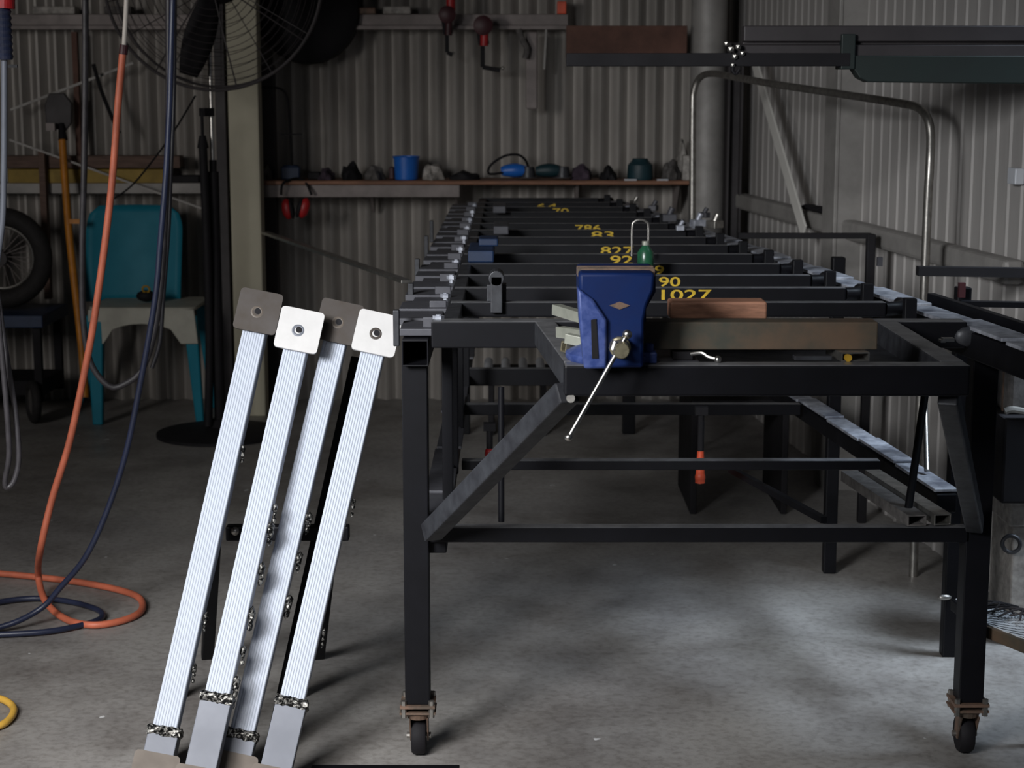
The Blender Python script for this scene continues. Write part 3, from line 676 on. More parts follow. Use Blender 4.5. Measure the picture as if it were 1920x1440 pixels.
cleg(cx - .185, 0, sz_ - .03, fL.x, 6.77, 0, .07, .04, CY0 + .03); cleg(cx + .185, 0, sz_ - .03, fR.x, 6.80, 0, .055, .032, CY0 + .03)
cleg(cx - .19, 0, sz_ - .03, rL.x, 7.12, 0, .055, .032, CY1 - .04); cleg(cx + .18, 0, sz_ - .03, fR.x - .0, 7.14, 0, .055, .032, CY1 - .04)
# back shell, curved
b = B(); top = zat(386, 7.12); bot = sz_ - .01; nx, nz = 14, 12; xL, xR = xat(158, 450, 7.1), xat(342, 450, 7.1); grid = []
for j in range(nz + 1):
    t = j / nz; row = []
    ins = .0 if t < .72 else (1 - math.sqrt(max(0, 1 - ((t - .72) / .28) ** 2))) * .055
    for i in range(nx + 1):
        s = i / nx * 2 - 1; hwid = (xR - xL) / 2 - ins - .006 * (1 - t)
        row.append(b.verts.new(((xL + xR) / 2 + s * hwid, 7.06 + .09 * t + .05 * (1 - s * s) * .6, bot + (top - bot) * t)))
    grid.append(row)
for j in range(nz):
    for i in range(nx): b.faces.new((grid[j][i], grid[j][i + 1], grid[j + 1][i + 1], grid[j + 1][i]))
o = obj('backrest', b, 'teal', ch, smooth=True); md = o.modifiers.new('t', 'SOLIDIFY'); md.thickness = .008
p = U(272, 565, 6.9); b = B(); ball(b, (p.x, 6.92, sz_ + .030), .03, (1.3, 1, .8)); ball(b, (p.x + .035, 6.93, sz_ + .026), .022); tl_ = one('rag', b, 'black_matt', 'small dark crumpled rag lying on the teal chair seat', 'rag', smooth=True)
b = B(); p = U(274, 551, 6.9); tube(b, ring((p.x, 6.90, sz_ + .058), .014, (0, 1, .3), 14), .004, n=6, sub=1, closed=True, smooth=False); one('tape_ring', b, 'gold', 'small orange ring on top of the rag on the chair', 'ring', smooth=True)

# ------------------------------------------------------------ pedestal fan
FXY = 6.45; fc = U(404, -36, FXY); FR = .386
fan = thing('pedestal_fan', (U(400, 600, FXY).x, FXY + .12, 0), 'large industrial pedestal fan with a wire cage, standing before the cream column', 'fan')
b = B()
tube(b, ring(fc + Vector((0, -.06, 0)), FR, (0, 1, 0), 64), .006, n=8, sub=1, closed=True, smooth=False)
for r in (.07,) + tuple(.105 + .0233 * i for i in range(12)): tube(b, ring(fc + Vector((0, -.10 + .03 * (r / FR) ** 2, 0)), r, (0, 1, 0), 48), .0011, n=4, sub=1, closed=True, smooth=False)
for k in range(8):
    a = 2 * math.pi * k / 8 + .2; d = Vector((math.cos(a), 0, math.sin(a))); tube(b, [fc + d * .06 + Vector((0, -.105, 0)), fc + d * .25 + Vector((0, -.09, 0)), fc + d * FR + Vector((0, -.06, 0))], .0028, n=6, sub=3)
obj('front_guard', b, 'beam', fan)
b = B(); tube(b, ring(fc + Vector((0, .06, 0)), FR * .97, (0, 1, 0), 64), .005, n=8, sub=1, closed=True, smooth=False)
for r in [.1 + .05 * i for i in range(6)]: tube(b, ring(fc + Vector((0, .10, 0)), r, (0, 1, 0), 40), .0012, n=4, sub=1, closed=True, smooth=False)
for k in range(12):
    a = 2 * math.pi * k / 12; d = Vector((math.cos(a), 0, math.sin(a))); tube(b, [fc + d * .05 + Vector((0, .11, 0)), fc + d * FR * .97 + Vector((0, .06, 0))], .0018, n=5, sub=2)
obj('rear_guard', b, 'beam', fan)
b = B(); lathe(b, fc + Vector((0, .16, 0)), [(.03, 0), (.075, .03), (.08, .12), (.06, .17), (.03, .19), (.03, .25)], 28, axis=Vector((0, -1, 0))); obj('motor', b, 'black_matt', fan, smooth=True)
for a0 in (-108, 12, 132):
    b = B(); rows = []
    for i in range(9):
        t = i / 8; r = .05 + .30 * t; wch = .035 + .06 * math.sin(math.pi * min(1, t * .8 + .1)); tw = math.radians(38 - 16 * t); a = math.radians(a0)
        d = Vector((math.cos(a), 0, math.sin(a))); tng = Vector((-math.sin(a), 0, math.cos(a)))
        rows.append([b.verts.new(fc + d * r + tng * (s * wch * .62 * math.cos(tw)) + Vector((0, s * wch * math.sin(tw) * .6, 0))) for s in (-1, -.3, .4, 1)])
    for u_, w_ in zip(rows, rows[1:]):
        for k in range(3): b.faces.new((u_[k], u_[k + 1], w_[k + 1], w_[k]))
    o = obj('blade', b, 'black_matt', fan, smooth=True); md = o.modifiers.new('s', 'SOLIDIFY'); md.thickness = .004
px_ = U(399, 300, FXY + .12).x
b = B(); cyl(b, (px_, FXY + .12, zat(318, 6.57)), (px_, FXY + .12, fc.z - .03), .0095, n=20); obj('pole', b, 'chrome', fan, smooth=True)
b = B(); cyl(b, (px_, FXY + .12, .02), (px_, FXY + .12, zat(322, 6.57)), .021, n=20); cyl(b, (px_, FXY + .12, zat(322, 6.57)), (px_, FXY + .12, zat(300, 6.57)), .014, n=16); obj('lower_pole', b, 'black_matt', fan, smooth=True)
b = B(); lathe(b, (px_, FXY + .12, 0), [(.24, 0), (.24, .012), (.2, .02), (.05, .035), (.03, .06)], 36); obj('base', b, 'black_matt', fan, smooth=True)
b = B(); a = U(380, 262, FXY + .08); cyl(b, (a.x, a.y, a.z - .03), (a.x, a.y, a.z + .015), .022, .012, n=16); cyl(b, (a.x, a.y, a.z + .015), (a.x, a.y, a.z + .1), .006, n=10)
bar(b, (a.x, a.y, a.z + .10), (px_, FXY + .12, a.z + .10), .03, .03); obj('switch_bracket', b, 'black_matt', fan)
b = B(); tube(b, [(a.x, a.y, a.z - .02), (a.x + .005, a.y, a.z - .4), (a.x, a.y + .02, .35), (a.x - .01, a.y, .04)], .016, n=10); obj('cord_bundle', b, 'black_matt', fan, smooth=True)
b = B(); tube(b, [U(366, 180, FXY), U(330, 240, FXY + .1), U(295, 290, FXY + .2), U(250, 345, FXY + .3), U(215, 372, FXY + .4)], .0035, n=8); obj('power_cord', b, 'black_matt', fan, smooth=True)
# dark tall cabinet-like channel between fan and column
b = B(); x0, x1 = xat(409, 400, 7.0), xat(428, 400, 7.0); bx(b, x0, x1, 7.0, 7.09, 0, zat(-60, 7.0)); one('dark_channel', b, 'beam', 'dark narrow upright channel touching the left side of the cream column', 'channel', bevel=.002)
# dark strip right of column
b = B(); x0, x1 = xat(489, 400, 7.2), xat(518, 400, 7.2); bx(b, x0 + .006, x1, 7.20, 7.27, 0, zat(122, 7.2)); one('dark_channel', b, 'beam', 'dark narrow upright channel on the right side of the cream column', 'channel', bevel=.002)
# round dark casing
p = U(570, 18, 7.1); b = B(); lathe(b, (p.x, 7.28, p.z), [(.12, 0), (.205, .01), (.212, .04), (.205, .10), (.17, .125), (.06, .135), (.02, .14)], 48, axis=Vector((0, -1, 0))); one('round_casing', b, 'black_matt', 'large round black casing hung on the corrugated wall behind the fan', 'casing', smooth=True)

# ------------------------------------------- hanging clamps on the wall rail
def gclamp(px, py, s, m, label, Y=7.13, cat='clamp', flip=1):
    p = U(px, py, Y); t = thing('g_clamp', (p.x, Y, p.z - .12 * s), label, cat, 'clamps hanging from the wall rail')
    w = .055 * s * flip; h = .11 * s
    b = B()
    for (a, c) in (((0, -.02), (0, -h)), ((0, -h), (w, -h - .01 * s))): bar(b, (p.x + a[0], Y, p.z + a[1]), (p.x + c[0], Y, p.z + c[1]), .014 * s, .02 * s, Vector((0, 1, 0)))
    bar(b, (p.x - .005, Y, p.z + .015), (p.x + .005, Y, p.z - .05), .034 * s, .024 * s, Vector((0, 1, 0))); obj('frame', b, 'black_matt', t, bevel=.002)
    b = B(); cyl(b, (p.x + .008, Y - .016, p.z + .0), (p.x + .006, Y - .016, p.z - .055), .013 * s, n=14); obj('handle', b, m, t, smooth=True)
    b = B(); tt = [(.024 * s, 0), (.031 * s, .01), (.031 * s, .03), (.015 * s, .04)]; lathe(b, (p.x + .002, Y - .005, p.z + .025), tt, 20, axis=Vector((0, -1, 0))); obj('knob', b, 'dark_red', t, smooth=True)
    b = B(); cyl(b, (p.x + w * .3, Y, p.z - h), (p.x + w * 1.15, Y, p.z - h - .004), .003, n=8); ball(b, (p.x + w * 1.15, Y, p.z - h - .004), .006 * s); obj('screw', b, 'steel', t, smooth=True)
    return t
gclamp(838, 40, 1.1, 'dark_red', 'dark clamp with a maroon knob, left one of the two on the wall rail', flip=.35)
gclamp(905, 60, 1.25, 'red', 'clamp with a red handle and open black jaw hanging right of the maroon one', flip=1)
p = U(845, 8, 7.1); b = B(); cyl(b, (p.x, 7.12, p.z - .05), (p.x, 7.12, p.z + .12), .018, n=16); one('red_handle', b, 'red', 'bright red handle standing above the maroon clamp on the wall rail', 'handle', smooth=True)
b = B(); bar(b, U(997, 60, 7.18), U(997, 205, 7.18), .048, .05, Vector((0, 1, 0))); one('hanging_channel', b, 'purlin', 'grey channel hanging from the wall rail right of the red clamp', 'channel', bevel=.008)
b = B(); tube(b, [U(972, 55, 7.12), U(980, 75, 7.12), U(988, 92, 7.12), U(984, 110, 7.12)], .012, n=8); one('hanging_grip', b, 'greycloth', 'dark bent grip hooked over the hanging grey channel', 'grip', smooth=True)
b = B(); bar(b, U(1024, 55, 7.18), U(1020, 130, 7.18), .008, .008); one('thin_bar', b, 'girt', 'thin pale bar hanging right of the grey channel', 'bar')
# white and rusty pieces lying on the wall rail
for i, (x0, x1, h, m, lab) in enumerate(((718, 770, .03, 'pale', 'pale flat tin lying on the wall rail right of the round black casing'), (672, 704, .025, 'rust', 'rusty bar end on the wall rail beside the round black casing'), (60, 140, .03, 'pale', 'pale box on the wall rail above the shovel'), (195, 245, .03, 'greycloth', 'grey packet on the wall rail behind the pale hose end'), (1045, 1062, .05, 'orange_red', 'small orange can at the right end of the wall rail'))):
    a, c = xat(x0, 20, 7.2), xat(x1, 20, 7.2); zz = zat(27, 7.24) ; b = B(); bx(b, a, c, 7.20, 7.28, zz, zz + h); one(('tin', 'bar_end', 'box', 'packet', 'can')[i], b, m, lab, ('tin', 'bar', 'box', 'packet', 'can')[i], bevel=.004)
# rust board and its dark beam
b = B(); a, c = U(1062, 48, 7.05), U(1288, 108, 7.05); bx(b, a.x, c.x, 7.05, 7.09, c.z, a.z); one('rusty_board', b, 'rustboard', 'rusty brown board high on the back wall left of the round column', 'board', bevel=.002)

# ------------------------------------------------ ear muffs on shelf edge
em = thing('ear_muffs', (xat(553, 400, 7.04), 7.04, zat(415, 7.04)), 'red ear muffs hanging from the shelf edge', 'ear muffs')
b = B(); tube(b, [U(527, 365, 7.04), U(530, 345, 7.03), U(545, 337, 7.06), U(562, 335, 7.09), U(575, 345, 7.06), U(584, 365, 7.04)], .0055, n=8); obj('headband', b, 'black_matt', em, smooth=True)
for s, x, yq, rt in ((-1, 539, 392, .15), (1, 570, 390, -.3)):
    b = B(); vs = ball(b, (0, 0, 0), .028, (.82, .8, 1.55)); p = U(x, yq, 7.03)
    bmesh.ops.rotate(b, verts=b.verts, cent=(0, 0, 0), matrix=Matrix.Rotation(-rt, 3, 'Y')); bmesh.ops.translate(b, verts=b.verts, vec=p)
    cp = obj('ear_cup', b, 'red', em, smooth=True)
    b = B(); vs = ball(b, (0, 0, 0), .027, (.45, .7, 1.5)); bmesh.ops.rotate(b, verts=b.verts, cent=(0, 0, 0), matrix=Matrix.Rotation(-rt, 3, 'Y')); bmesh.ops.translate(b, verts=b.verts, vec=p + Vector((-s * .017, -.004, 0))); obj('cushion', b, 'black_matt', cp, smooth=True)
# ------------------------------------------------------ clutter on shelf
def onshelf(px, Y=7.17): return xat(px, 335, Y), Y
x, y = onshelf(762, 7.15); bk = thing('plastic_tub', (x, y, SZ), 'bright blue plastic tub on the shelf', 'tub')
b = B(); lathe(b, (x, y, SZ), [(.043, 0), (.046, .003), (.051, .085), (.053, .086), (.053, .094), (.048, .094), (.046, .02), (.001, .018)], 32, close=False); obj('body', b, 'bluep', bk, smooth=True)
b = B(); tube(b, ring((x, y, SZ + .092), .0525, (0, 0, 1), 32), .003, n=6, sub=1, closed=True, smooth=False); obj('rim', b, 'bluep', bk, smooth=True)
def rag(px, w, h, m, label, cat='rag', name='rag', Y=7.17, seed=0):
    x, y = onshelf(px, Y); rnd = random.Random(seed + px); b = B(); bmesh.ops.create_icosphere(b, subdivisions=3, radius=1)
    for v_ in b.verts:
        n = v_.co.normalized(); k = 1 + .18 * math.sin(5 * n.x + seed) * math.cos(4 * n.z + 2 * seed) + .12 * math.sin(9 * n.y + seed) + rnd.uniform(-.05, .05)
        v_.co = Vector((n.x * w / 2 * k, n.y * .06 * k, max(-.0, n.z * k) * h)) if n.z > -.1 else Vector((n.x * w / 2 * k, n.y * .06 * k, 0))
        v_.co += Vector((x, y, SZ))
    return one(name, b, m, label, cat, smooth=True)
rag(500, .04, .05, 'greycloth', 'grey crumpled rag at the far left end of the shelf', seed=1)
rag(612, .07, .045, 'purple', 'low purplish crumpled cloth beside the small black case on the shelf', seed=2)
rag(658, .08, .065, 'black_matt', 'dark crumpled cloth on the middle of the shelf', seed=3)
rag(705, .08, .055, 'greycloth', 'grey crumpled rag just left of the blue tub', seed=4)
rag(812, .085, .06, 'pale', 'pale crumpled cloth just right of the blue tub', seed=5)
rag(875, .12, .03, 'black_matt', 'low dark rag between the blue tub and the cable coil', seed=6)
rag(1088, .08, .055, 'purple', 'low dark purple cloth in the right half of the shelf', seed=7)
rag(1140, .07, .05, 'black_matt', 'low black cloth just left of the dark teal jar', seed=8)
rag(1256, .07, .075, 'greycloth', 'grey rag right of the dark teal jar', seed=9)
for i, (px, w, d_, h, m, lab, nm, ct) in enumerate(((546, .075, .06, .052, 'bluedark', 'dark blue box above the ear muffs on the shelf', 'parts_box', 'box'), (590, .05, .05, .03, 'black_matt', 'small black case beside the dark blue box', 'small_case', 'case'), (735, .02, .05, .05, 'dark_red', 'thin dark red tin touching the left side of the blue tub', 'tin', 'tin'), (1286, .03, .05, .10, 'pale', 'pale upright carton at the right end of the shelf by the round column', 'carton', 'carton'))):
    x, y = onshelf(px, 7.10 if i == 3 else 7.17); b = B(); box(b, (x, y, SZ + h / 2), (w, d_, h)); 
    if i == 0: box(b, (x, y, SZ + h), (w * .8, d_ * .8, .012))
    one(nm, b, m, lab, ct, bevel=.005)
def grinder(px, m, label, cable, sgn=1):
    x, y = onshelf(px, 7.14); g = thing('angle_grinder', (x, y, SZ), label, 'grinder')
    b = B(); tube(b, [(x - .055 * sgn, y, SZ + .035), (x, y, SZ + .038), (x + .05 * sgn, y, SZ + .036)], [.016 + .012 * math.sin(math.pi * i / 16) for i in range(17)], n=14); obj('body', b, m, g, smooth=True)
    b = B(); cyl(b, (x + .055 * sgn, y, SZ + .052), (x + .055 * sgn, y, SZ + .012), .024, .028, n=20); obj('gear_head', b, 'rail', g, smooth=True)
    b = B(); cyl(b, (x + .055 * sgn, y, SZ + .012), (x + .055 * sgn, y, SZ + .008), .045, n=28); obj('disc', b, 'beam', g)
    if cable:
        b = B(); tube(b, cable, .005, n=8); obj('power_cable', b, 'black_matt', g, smooth=True)
grinder(965, 'bluep', 'blue power tool with an arching black cable in the middle of the shelf', [U(952, 322, 7.13), U(918, 326, 7.11), U(920, 310, 7.1), U(945, 293, 7.1), U(970, 290, 7.1), U(985, 300, 7.13), U(992, 318, 7.15)])
grinder(1030, 'tealdark', 'dark teal power tool just right of the blue one', None)
x, y = onshelf(1200, 7.14); b = B(); lathe(b, (x, y, SZ), [(.05, 0), (.053, .01), (.05, .06), (.035, .075), (.03, .085)], 28); one('jar', b, 'tealdark', 'dark teal squat jar on the right half of the shelf', 'jar', smooth=True)
for i, (px, w) in enumerate(((1182, .05), (1242, .045))):
    x, y = onshelf(px, 7.08); b = B(); box(b, (x, y, SZ + .003), (w, .03, .005)); one('paint_scraper', b, 'galv', ('small bright metal strip under the dark teal jar', 'small bright metal strip right of the dark teal jar')[i], 'metal strip', bevel=.001)
rag(1280, .05, .14, 'pale', 'pale torn paper bag standing at the right end of the shelf', 'bag', 'paper_bag', 7.22, seed=12)

# --------------------------------------------------- left wall side objects
gzt = zat(342, 7.24)
b = B(); bx(b, xat(12, 300, 7.2), xat(338, 300, 7.2), 7.19, 7.27, zat(315, 7.2), zat(292, 7.2)); one('timber_plank', b, 'plank', 'brown plank lying on the back wall rail above the yellow one', 'plank', bevel=.002)
b = B(); bx(b, xat(15, 300, 7.2), xat(308, 300, 7.2), 7.19, 7.28, gzt, zat(317, 7.2)); one('timber_plank', b, 'yellowplank', 'yellow painted plank lying on the back wall rail above the chair', 'plank', bevel=.002)
b = B(); bx(b, xat(310, 300, 7.2), xat(372, 300, 7.2), 7.2, 7.27, gzt, gzt + .03); one('tin_box', b, 'black_matt', 'low dark box on the rail right of the planks', 'box', bevel=.004)
b = B(); bx(b, xat(74, 300, 7.17), xat(86, 300, 7.17), 7.15, 7.19, zat(560, 7.17), zat(283, 7.17)); one('timber_batten', b, 'plank', 'grey-brown upright batten left of the orange handle', 'batten', bevel=.002)
b = B(); bar(b, U(20, 206, 7.2), U(250, 118, 7.2), .010, .010); one('thin_pole', b, 'girt', 'thin pale pole slanting up to the right, high on the left back wall', 'pole')
b = B(); bar(b, U(18, 262, 7.13), U(382, 392, 7.13), .008, .008); one('thin_pole', b, 'girt', 'thin pale pole slanting down to the right across the planks', 'pole')
b = B(); bx(b, xat(139, 200, 7.2), xat(149, 200, 7.2), 7.2, 7.23, zat(335, 7.2), zat(60, 7.2)); one('rusty_strip', b, 'rustboard', 'rusty narrow upright strip just left of the black hose loop', 'strip')
b = B(); tube(b, [U(175, 120, 7.15), U(190, 170, 7.15), U(212, 225, 7.15), U(224, 250, 7.15)], .008, n=8); one('rubber_strap', b, 'black_matt', 'short dark strap hanging on the wall behind the orange hose', 'strap', smooth=True)
so = thing('shovel', U(150, 620, 6.95), 'shovel with an orange handle propped blade up against the back wall', 'shovel')
b = B(); tube(b, [U(116, 252, 7.12), U(122, 340, 7.08), U(132, 460, 7.02), U(152, 640, 6.92), U(160, 745, 6.88)], .015, n=12); obj('handle', b, 'orangehandle', so, smooth=True)
b = B(); p = U(112, 222, 7.13)
prism(b, [p + Vector((x, 0, z)) for x, z in ((-.055, -.035), (.02, -.05), (.045, -.02), (.05, .06), (.02, .1), (-.04, .1), (-.06, .05))], (0, .02, 0)); obj('blade', b, 'beam', so, bevel=.004)
b = B(); cyl(b, U(118, 262, 7.11), U(115, 232, 7.13), .019, .012, n=14); obj('socket', b, 'black_matt', so, smooth=True)
b = B(); bar(b, U(104, 238, 7.1), U(88, 238, 7.1), .03, .03); obj('tag', b, 'purlin', so)
b = B(); p = U(140, 415, 7.03); bar(b, (p.x - .02, p.y, p.z), (p.x + .025, p.y, p.z), .012, .018); obj('grip', b, 'orangehandle', so)
# wheel on blue trolley
tz_ = zat(586, 6.9)
bt = thing('hand_trolley', (xat(20, 700, 6.9), 6.95, 0), 'low dark blue trolley at the left edge carrying a spoked wheel', 'trolley')
b = B(); bx(b, -2.35, xat(86, 600, 6.85), 6.80, 7.2, zat(612, 6.85), tz_); obj('deck', b, 'bluedark', bt, bevel=.004)
for x in (-2.3, xat(70, 600, 6.85)):
    for y in (6.84, 7.15):
        b = B(); bar(b, (x, y, .08), (x, y, tz_ - .03), .03, .03); obj('upright', b, 'black_matt', bt)
b = B(); bx(b, -2.33, xat(82, 700, 6.85), 6.85, 7.15, .10, .16); obj('lower_deck', b, 'black_matt', bt, bevel=.004)
p = U(66, 718, 6.84); b = B(); tube(b, ring((p.x, 6.80, .085), .068, (1, .5, 0), 28), .018, n=10, sub=1, closed=True, smooth=False); wl = obj('wheel', b, 'tyre', bt, smooth=True)
b = B(); lathe(b, (p.x, 6.80, .085), [(.055, -.008), (.055, .008)], 24, axis=Vector((1, .5, 0))); obj('rim', b, 'greycloth', wl)
wc = U(4, 486, 6.95); wr = .20; wc.z = tz_ + wr + .012
bw = thing('spoked_wheel', (wc.x, wc.y, tz_), 'spoked wheel with a fat black tyre standing on the blue trolley', 'wheel')
b = B(); tube(b, ring(wc, wr - .036, (0, 1, 0), 48), .036, n=12, sub=1, closed=True, smooth=False); obj('tyre', b, 'tyre', bw, smooth=True)
b = B(); tube(b, ring(wc, wr - .078, (0, 1, 0), 48), .006, n=8, sub=1, closed=True, smooth=False); obj('rim', b, 'steel', bw, smooth=True)
b = B(); cyl(b, wc + Vector((0, -.04, 0)), wc + Vector((0, .04, 0)), .03, n=20); obj('hub', b, 'beam', bw, smooth=True)
b = B()
for k in range(28):
    a = 2 * math.pi * k / 28; s = .028 if k % 2 else -.028; d = Vector((math.cos(a), 0, math.sin(a))); d2 = Vector((math.cos(a + .25), 0, math.sin(a + .25)))
    cyl(b, wc + d2 * .026 + Vector((0, s, 0)), wc + d * (wr - .078), .0016, n=5)
obj('spokes', b, 'purlin', bw)
# long bar sloping behind the posts to the rack
b = B(); bar(b, U(496, 436, 6.9), U(762, 528, 4.9), .03, .010); one('long_steel_bar', b, 'steel', 'long steel flat bar sloping down from the cream column to the rack', 'steel bar', bevel=.002)
b = B(); tube(b, [U(488, 165, 7.1), U(520, 165, 7.1), U(535, 175, 7.1), U(541, 200, 7.1), U(545, 260, 7.1), U(547, 310, 7.12)], .0045, n=8); one('bent_wire', b, 'black_matt', 'thin bent black wire rising from the shelf beside the cream column', 'wire', smooth=True)
b = B(); bar(b, U(527, 252, 7.09), U(567, 252, 7.09), .006, .006); one('wire_cross', b, 'black_matt', 'small horizontal black pin crossing the bent wire', 'pin')

# --------------------------------------- overhead arm, hoop, right side
AY = 4.15
arm = thing('overhead_beam', (U(1600, 110, AY).x, AY, zat(125, AY)), 'dark horizontal overhead beam with a dark green cover, upper right', 'beam')
xe = wx(AY) + .35
b = B(); hollow(b, (U(1062, 112, AY).x, AY, zat(112, AY)), (U(1592, 112, AY).x, AY, zat(112, AY)), .032, .030, .003); obj('lower_bar', b, 'black_matt', arm, bevel=.002)
b = B(); a0, a1 = U(1395, 60, AY).x, xe
bx(b, a0, a1, AY, AY + .05, zat(78, AY), zat(48, AY)); bx(b, a0, a1, AY + .015, AY + .05, zat(84, AY), zat(78, AY)); bx(b, a0 - .02, a1, AY, AY + .05, zat(107, AY), zat(84, AY)); obj('upper_channel', b, 'beam', arm, bevel=.003)
b = B(); a = U(1578, 66, AY - .01).x; bx(b, a, a + .032, AY - .015, AY + .06, zat(130, AY), zat(64, AY)); obj('bracket', b, 'greendark', arm, bevel=.002)
b = B(); pts = [U(1600, 104, AY - .01), U(1600, 128, AY - .01), U(1612, 146, AY - .01), U(1628, 154, AY - .01)]; x2 = xe; pe = U(1900, 162, AY - .01)
pts += [Vector((x2, AY - .01, pe.z)), Vector((x2, AY - .01, pts[0].z))]; prism(b, pts, (0, .06, 0)); obj('green_cover', b, 'greendark', arm, bevel=.003, label='dark green rounded cover')
b = B(); 
for i, (px, py, r) in enumerate(((1362, 82, .007), (1370, 92, .009), (1384, 88, .008), (1392, 100, .007), (1378, 106, .008), (1374, 122, .006))): ball(b, U(px, py, AY - .02), r, sub=1)
obj('chain', b, 'steel', arm, label='short shiny chain')
b = B(); tube(b, [U(1376, 120, AY - .02), U(1374, 132, AY - .02), U(1380, 138, AY - .02), U(1386, 130, AY - .02)], .004, n=8); obj('hook', b, 'black_matt', arm, smooth=True)
hp = [U(1298, 640, 6.2), U(1298, 400, 6.2), U(1299, 210, 6.2), U(1301, 172, 6.2), U(1312, 146, 6.18), U(1335, 138, 6.1), U(1380, 145, 5.9), U(1447, 157, 5.6), U(1560, 174, 5.2), U(1690, 194, 4.8), U(1722, 203, 4.70), U(1739, 222, 4.64), U(1745, 255, 4.62), U(1743, 320, 4.6), U(1737, 440, 4.6)]
hp[0].z = 0.0; hp.append(Vector((hp[-1].x, 4.6, 0)))
b = B(); tube(b, hp, .0115, n=14, sub=6); one('bent_pipe', b, 'steel', 'shiny steel pipe hoop standing on two legs behind the rack', 'pipe', smooth=True)
# stand right of the rack
st = thing('steel_stand', (1.02, 3.92, 0), 'black steel frame stand just right of the rack', 'stand')
b = B(); bar(b, (1.012, 3.93, 0), (1.012, 3.93, .86), .032, .035); obj('leg', b, 'black', st, bevel=.003)
b = B(); bar(b, (.862, 4.64, 0), (.862, 4.64, .86), .034, .035); obj('leg', b, 'black', st, bevel=.003)
p = U(1633, 442, 5.2); b = B(); bar(b, (p.x, 5.2, 0), (p.x, 5.2, .875), .025, .03); obj('leg', b, 'black_matt', st, bevel=.003)
b = B(); bar(b, (p.x, 5.2, zat(442, 5.2)), (U(1385, 442, 5.2).x, 5.2, zat(442, 5.2)), .02, .016); obj('crossbar', b, 'black_matt', st)
b = B(); bar(b, U(1720, 508, 4.2), U(1932, 511, 4.2), .03, .022); obj('crossbar', b, 'black_matt', st)
b = B(); bar(b, U(1800, 569, 3.9), U(1960, 572, 3.9), .03, .012); obj('crossbar', b, 'black', st)
b = B(); bar(b, (rx(3.0) + .088, 3.0, .852), (rx(3.75) + .088, 3.75, .852), .018, .03); obj('top_rail', b, 'black', st, bevel=.002)
for px, py, Y in ((1803, 548, 3.9), (1649, 500, 4.6)):
    p = U(px, py, Y); b = B(); bar(b, (p.x, Y, .84), (p.x, Y, zat(py - 18, Y)), .014, .014); obj('pin', b, 'dark_red' if px > 1700 else 'darkflat', st)
p = U(1795, 1120, 3.91); b = B(); ball(b, (.995, 3.91, p.z), .014, (1.2, .5, .5)); obj('weld_lump', b, 'steel', st, smooth=True)
# red handled clamps under the rack
for px, py, Y, lab, m, top_ in ((918, 850, 4.3, 'red-knobbed clamp hanging low inside the rack near the left leg', 'red', 800), (1313, 880, 4.15, 'orange-handled clamp hanging from the middle of the rack', 'orange_red', 770)):
    p = U(px, py, Y); g = thing('bar_clamp', (p.x, Y, zat(py + 30, Y)), lab, 'clamp')
    b = B(); cyl(b, (p.x, Y, zat(top_, Y)), (p.x, Y, zat(py, Y)), .008, n=10); box(b, (p.x, Y, zat(top_, Y)), (.03, .02, .02)); obj('bar', b, 'black_matt', g)
    b = B(); ball(b, (p.x, Y, zat(py if px < 1000 else py + 15, Y)), .013, (1, 1, 1.3)); 
    if px > 1000: cyl(b, (p.x, Y, zat(845, Y)), (p.x, Y, zat(905, Y)), .008, .012, n=14)
    obj('knob', b, m, g, smooth=True)
# things further back on the floor under the rack (dark box silhouette)
b = B(); p = G(1400, 850); bx(b, .55, .85, 5.3, 5.7, .33, .36); bx(b, .55, .57, 5.3, 5.7, 0, .33); bx(b, .83, .85, 5.3, 5.7, 0, .33); one('low_bench', b, 'black_matt', 'low dark bench standing deep under the rack', 'bench', bevel=.003)
for i in range(4):
    p = U(915 + i * 33, 693, 6.6); b = B(); cyl(b, (p.x, 6.5, p.z), (p.x, 6.8, p.z), .017, n=16); one('pipe_end', b, 'galv', ('first', 'second', 'third', 'fourth')[i] + ' from the left of four dim pipe ends under the rack', 'pipe', 'pipe ends under the rack', smooth=True)
p = U(965, 693, 6.65); b = B(); bx(b, p.x - .12, p.x + .14, 6.55, 6.9, p.z - .03, p.z - .018); bx(b, p.x - .1, p.x - .08, 6.55, 6.9, 0, p.z - .03); bx(b, p.x + .1, p.x + .12, 6.55, 6.9, 0, p.z - .03); one('pipe_stand', b, 'black_matt', 'dark low stand carrying the pipe ends under the rack', 'stand')
# mesh cart at right edge
ct = thing('mesh_cart', (1.25, 3.8, 0), 'low cart with a pale expanded metal mesh shelf at the right edge', 'cart')
MZ = .26; c0 = G(1858, 1172, MZ); c1 = G(1925, 1215, MZ); c2 = G(1855, 1118, MZ)
xa, xb_ = c0.x - .01, 1.30; ya, yb_ = 3.45, 4.05
yb_ = G(1870, 1122, MZ).y; A = Vector((c0.x - .005, c0.y + .0, MZ)); E_ = Vector((c1.x + .10, c1.y - .13, MZ)); Dv = Vector((-.02, yb_ - A.y, 0))
cs = [A, E_, E_ + Dv + Vector((0, .12, 0)), A + Dv]
for i in range(4):
    b = B(); bar(b, cs[i] - Vector((0, 0, .012)), cs[(i + 1) % 4] - Vector((0, 0, .012)), .02, .024); obj('frame_bar', b, 'rustmix' if i == 0 else 'black', ct, bevel=.002)
for c in cs[1:3]:
    b = B(); bar(b, (c.x, c.y, 0), (c.x, c.y, MZ), .02, .02); obj('leg', b, 'black', ct)
b = B(); n1, n2 = 9, 12
def mp(s, t): return (cs[0] * (1 - s) + cs[1] * s) * (1 - t) + (cs[3] * (1 - s) + cs[2] * s) * t
